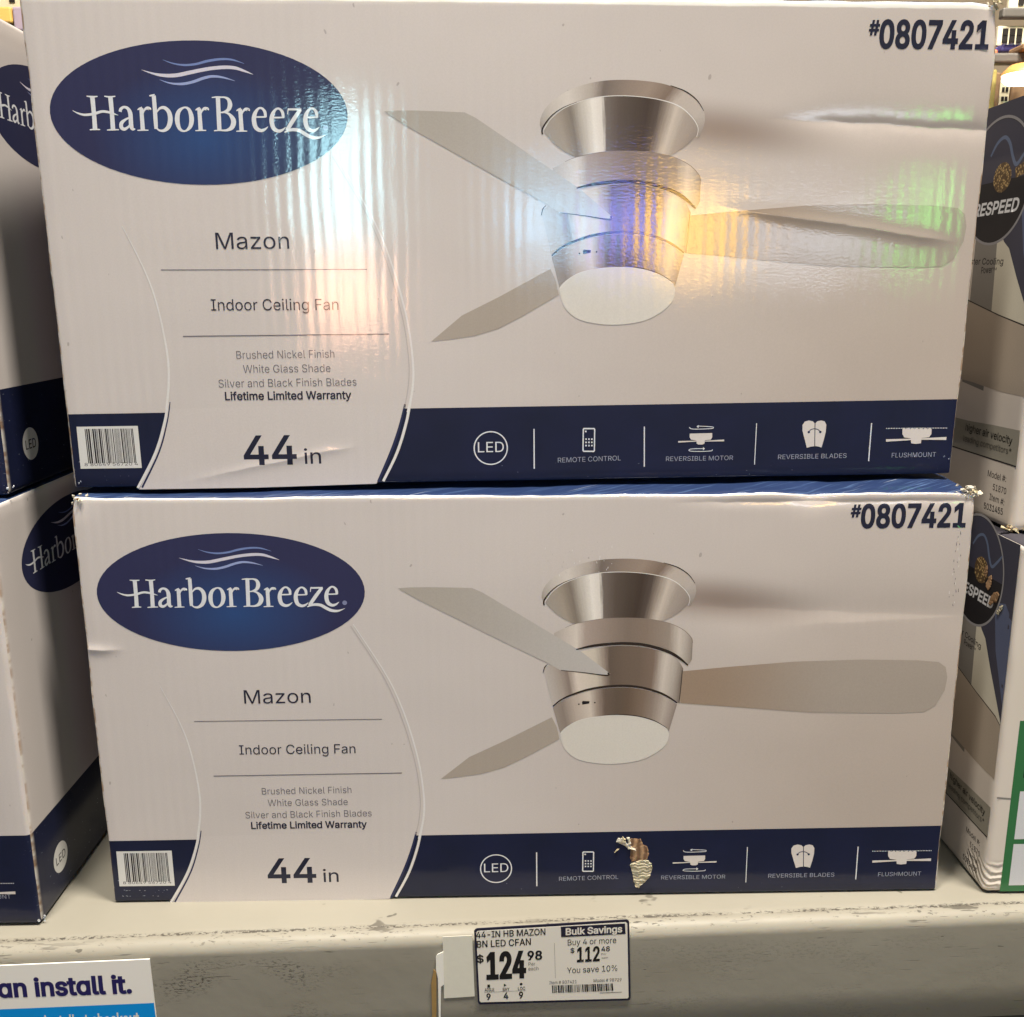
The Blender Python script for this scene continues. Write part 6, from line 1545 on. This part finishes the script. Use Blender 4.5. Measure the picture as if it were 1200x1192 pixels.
def card(name, outline, h0, thick, mat, parent):
    """a thin card with real thickness lying against the lip"""
    k = Ink()
    k.tri([outline], mat, 0)
    bm = bmesh.new()
    top = [bm.verts.new((p[0] * .001, -(h0 + thick) * .001, p[1] * .001)) for p in k.v]
    bot = [bm.verts.new((p[0] * .001, -h0 * .001, p[1] * .001)) for p in k.v]
    for f in k.f:
        bm.faces.new([top[i] for i in f])
        bm.faces.new([bot[i] for i in f][::-1])
    n = len(outline)
    for i in range(n):
        j = (i + 1) % n
        bm.faces.new((top[i], bot[i], bot[j], top[j]))
    bmesh.ops.recalc_face_normals(bm, faces=bm.faces[:])
    me = bpy.data.meshes.new(name)
    bm.to_mesh(me)
    bm.free()
    me.materials.append(mat)
    return link_mesh(name, me, parent, smooth=False)


pt = lip_root('price_tag', 'black bordered price tag on the shelf lip below the centre boxes', 'price tag', 0, 0)
card('border', TAG_ART[0][4][0], 0.6, 0.7, TM['tag_black'], pt)
card('paper', TAG_ART[1][4][0], 1.2, 0.25, TM['tag_white'], pt)
rest = [it for it in TAG_ART[2:]]
barcode = [it for it in rest if it[0] == 'poly' and len(it[4][0]) == 4 and it[2] == 'black_ink' and it[4][0][0][1] < -34 and it[4][0][0][0] > 325]
words = [it for it in rest if it not in barcode]
print_parts([(i[0], 'lettering') + tuple(i[2:]) for i in words], pt, on_lip(1.50), lambda m: TM[m], cut=0)
print_parts([(i[0], 'barcode') + tuple(i[2:]) for i in barcode], pt, on_lip(1.50), lambda m: TM[m], cut=0)

bc = lip_root('blank_card', 'blank white card half hidden behind the price tag', 'card', 0, 0)
card('paper', CARD_OUTLINE, 0.2, 0.35, flat('card_white', (206, 198, 180)), bc)
th = lip_root('tag_clip', 'thin white plastic clip hooked on the shelf lip left of the blank card', 'clip', 0, 0)
card('clip', CLIP, 0.5, 0.7, flat('clip_white', (222, 214, 200)), th)
sk = lip_root('wooden_stick', 'thin brown wooden stick upright beside the white clip', 'stick', 0, 0)
card('stick', STICK, 0.2, 1.0, plain('stick_wood', (146, 116, 70), .6, .2, var=.3, scale=120), sk)

sg = lip_root('install_sign', 'white and blue sign with navy words at the lower left of the shelf', 'sign', 0, 0)
(l0, tr_, br_) = SIGN
sl = (tr_[1] - l0[1]) / (tr_[0] - l0[0])
el = -260.0
ext = 3.2
br2 = (tr_[0] + (br_[0] - tr_[0]) * ext, tr_[1] + (br_[1] - tr_[1]) * ext)
bl2 = (el, br2[1] - (br2[0] - el) * sl)
tl2 = (el, tr_[1] - (tr_[0] - el) * sl)
card('board', [bl2, br2, tr_, tl2], 0.4, 1.0, TM['sign_white'], sg)
bs = (BLUE[1][1] - BLUE[0][1]) / (BLUE[1][0] - BLUE[0][0])
k = Ink()
k.tri([[(el + .4, bl2[1] + .4), (br2[0] - .4, br2[1] + .4), (BLUE[1][0] - .3, BLUE[1][1]), (el + .4, BLUE[1][1] - (BLUE[1][0] - el) * bs)]], TM['sign_blue'], 0.6)
k.build('blue_field', on_lip(1.46), sg, cut=0)
print_parts([(i[0], 'lettering') + tuple(i[2:]) for i in SIGN_ART], sg, on_lip(1.46), lambda m: TM[m], cut=0)

# ------------------------------------------------------------------ far side of the aisle, seen over the right-hand box
FARW = plain('far_wall_paint', (150, 132, 108), .8, .1, var=.35, scale=3)
wall = box_mesh('wall', (-3.0, 3.2, -0.6), (4.5, 3.25, 3.0), FARW)
tag(wall, kind='structure')
CREAM_STEEL = plain('cream_steel', (205, 192, 158), .5, .3, var=.1)
OLIVE = plain('olive_steel', (166, 148, 84), .5, .3, var=.15)
GREYST = plain('grey_steel', (92, 86, 78), .5, .3, var=.15)
HOLE = plain('hole_dark', (40, 36, 32), .8, .1)
BRN = plain('brown_stock', (128, 100, 72), .7, .2, var=.3)
PURP = plain('violet_pack', (92, 84, 140), .5, .3, var=.2)
ORNG = plain('orange_pack', (206, 112, 76), .5, .3, var=.15)


def thing_box(name, label, cat, lo_, hi_, mat, bev=0.004, group=None):
    c = Vector([(a + b_) / 2 for a, b_ in zip(lo_, hi_)])
    base = Vector((c.x, c.y, lo_[2]))
    o = box_mesh(name, Vector(lo_) - base, Vector(hi_) - base, mat, None, bev)
    o.location = base
    return tag(o, label, cat, group)


def pegboard(label, lo_, hi_, mat, nx, nz, dx=0.011, dz=0.015):
    o = thing_box('perforated_panel', label, 'panel', lo_, hi_, mat, 0.002)
    bm = bmesh.new()
    w, h = hi_[0] - lo_[0], hi_[2] - lo_[2]
    for i in range(nx):
        for j in range(nz):
            x, z = -w / 2 + w * (i + 1) / (nx + 1), h * (j + 1) / (nz + 1)
            bmesh.ops.create_cube(bm, size=1.0, matrix=Matrix.Translation((x, -(hi_[1] - lo_[1]) / 2 - .001, z)) @ Matrix.Diagonal((dx, .003, dz, 1)))
    me = bpy.data.meshes.new('slots')
    bm.to_mesh(me)
    bm.free()
    me.materials.append(HOLE)
    s = link_mesh('slots', me, o, smooth=False)
    return o


thing_box('shelf_header', 'dark grey header board high behind the right-hand boxes', 'board', (1.322, 1.46, 0.984), (1.60, 1.48, 1.004), GREYST)
pegboard('cream slotted panel below the dark header board', (1.345, 1.52, 0.945), (1.405, 1.53, 0.984), CREAM_STEEL, 3, 2)
pegboard('bright cream slotted panel above the dark header board', (1.352, 1.50, 1.004), (1.50, 1.51, 1.09), CREAM_STEEL, 5, 3)
thing_box('violet_pack', 'violet carton tucked behind the orange carton under the header', 'carton', (1.318, 1.55, 0.925), (1.345, 1.62, 0.984), PURP)
thing_box('violet_pack', 'long violet carton lying below the cream slotted panel', 'carton', (1.346, 1.50, 0.930), (1.392, 1.56, 0.944), PURP)
thing_box('orange_pack', 'small orange carton on the grey beam', 'carton', (1.315, 1.48, 0.916), (1.330, 1.52, 0.930), ORNG)
thing_box('shelf_beam', 'grey steel beam above the lit lamp', 'beam', (1.29, 1.44, 0.895), (1.70, 1.47, 0.914), GREYST)
thing_box('brown_carton', 'brown carton tilted on the grey beam', 'carton', (1.350, 1.42, 0.915), (1.400, 1.48, 0.928), BRN)
thing_box('rack_upright', 'olive yellow rack upright left of the lit lamp', 'upright', (1.318, 1.50, 0.30), (1.343, 1.54, 0.896), OLIVE)
thing_box('brown_plank', 'brown board standing between the olive upright and the slotted post', 'board', (1.346, 1.52, 0.30), (1.362, 1.54, 0.894), BRN)
pegboard('cream slotted post under the lit lamp', (1.365, 1.53, 0.60), (1.388, 1.55, 0.880), CREAM_STEEL, 2, 14, .005, .009)
thing_box('brown_plank', 'brown board right of the cream slotted post', 'board', (1.392, 1.53, 0.40), (1.425, 1.56, 0.894), BRN)

# lit lamp: shade with a glowing diffuser
lamp = tag(empty('ceiling_lamp', (1.350, 1.40, 0.848)), 'lit round lamp glowing white above the right-hand box', 'lamp')
bm = bmesh.new()
prof = [(0.045, 0.016), (0.043, 0.022), (0.030, 0.034), (0.010, 0.038), (0.0, 0.038)]
n = 32
rows = [[bm.verts.new((r_ * math.cos(2 * math.pi * i / n), r_ * math.sin(2 * math.pi * i / n), z)) for i in range(n)] for r_, z in prof[:-1]]
tip = bm.verts.new((0, 0, 0.038))
for a, b_ in zip(rows, rows[1:]):
    for i in range(n):
        bm.faces.new((a[i], a[(i + 1) % n], b_[(i + 1) % n], b_[i]))
for i in range(n):
    bm.faces.new((rows[-1][i], rows[-1][(i + 1) % n], tip))
me = bpy.data.meshes.new('lamp_shade')
bm.to_mesh(me)
bm.free()
me.materials.append(plain('lamp_bronze', (190, 130, 70), .4, .4))
link_mesh('lamp_shade', me, lamp)
bm = bmesh.new()
prof = [(0.043, 0.016), (0.043, 0.008), (0.036, 0.001)]
rows = [[bm.verts.new((r_ * math.cos(2 * math.pi * i / n), r_ * math.sin(2 * math.pi * i / n), z)) for i in range(n)] for r_, z in prof]
for a, b_ in zip(rows, rows[1:]):
    for i in range(n):
        bm.faces.new((a[i], b_[i], b_[(i + 1) % n], a[(i + 1) % n]))
bm.faces.new(rows[-1][::-1])
me = bpy.data.meshes.new('diffuser')
bm.to_mesh(me)
bm.free()
gm_ = bpy.data.materials.new('lamp_glow')
gm_.use_nodes = True
pb = gm_.node_tree.nodes['Principled BSDF']
pb.inputs['Emission Color'].default_value = (1, 0.93, 0.8, 1)
pb.inputs['Emission Strength'].default_value = 4.0
me.materials.append(gm_)
link_mesh('diffuser', me, lamp)

# glimpse over the left-hand box
thing_box('amber_lamp_block', 'amber block in place of a lit amber lamp far behind the left-hand box', 'carton', (-0.76, 1.50, 0.985), (-0.688, 1.56, 1.016), plain('amber_lamp_block', (226, 178, 96), .5, .3))  # plain block for a lit amber lamp, its glow painted as colour
thing_box('violet_pack', 'pale violet carton far behind the left-hand box', 'carton', (-0.686, 1.50, 0.97), (-0.64, 1.56, 1.016), plain('lilac_pack', (170, 150, 160), .5, .3))
pegboard('bright cream slotted panel far behind the left-hand box', (-0.80, 1.60, 0.90), (-0.55, 1.61, 1.12), CREAM_STEEL, 6, 6)
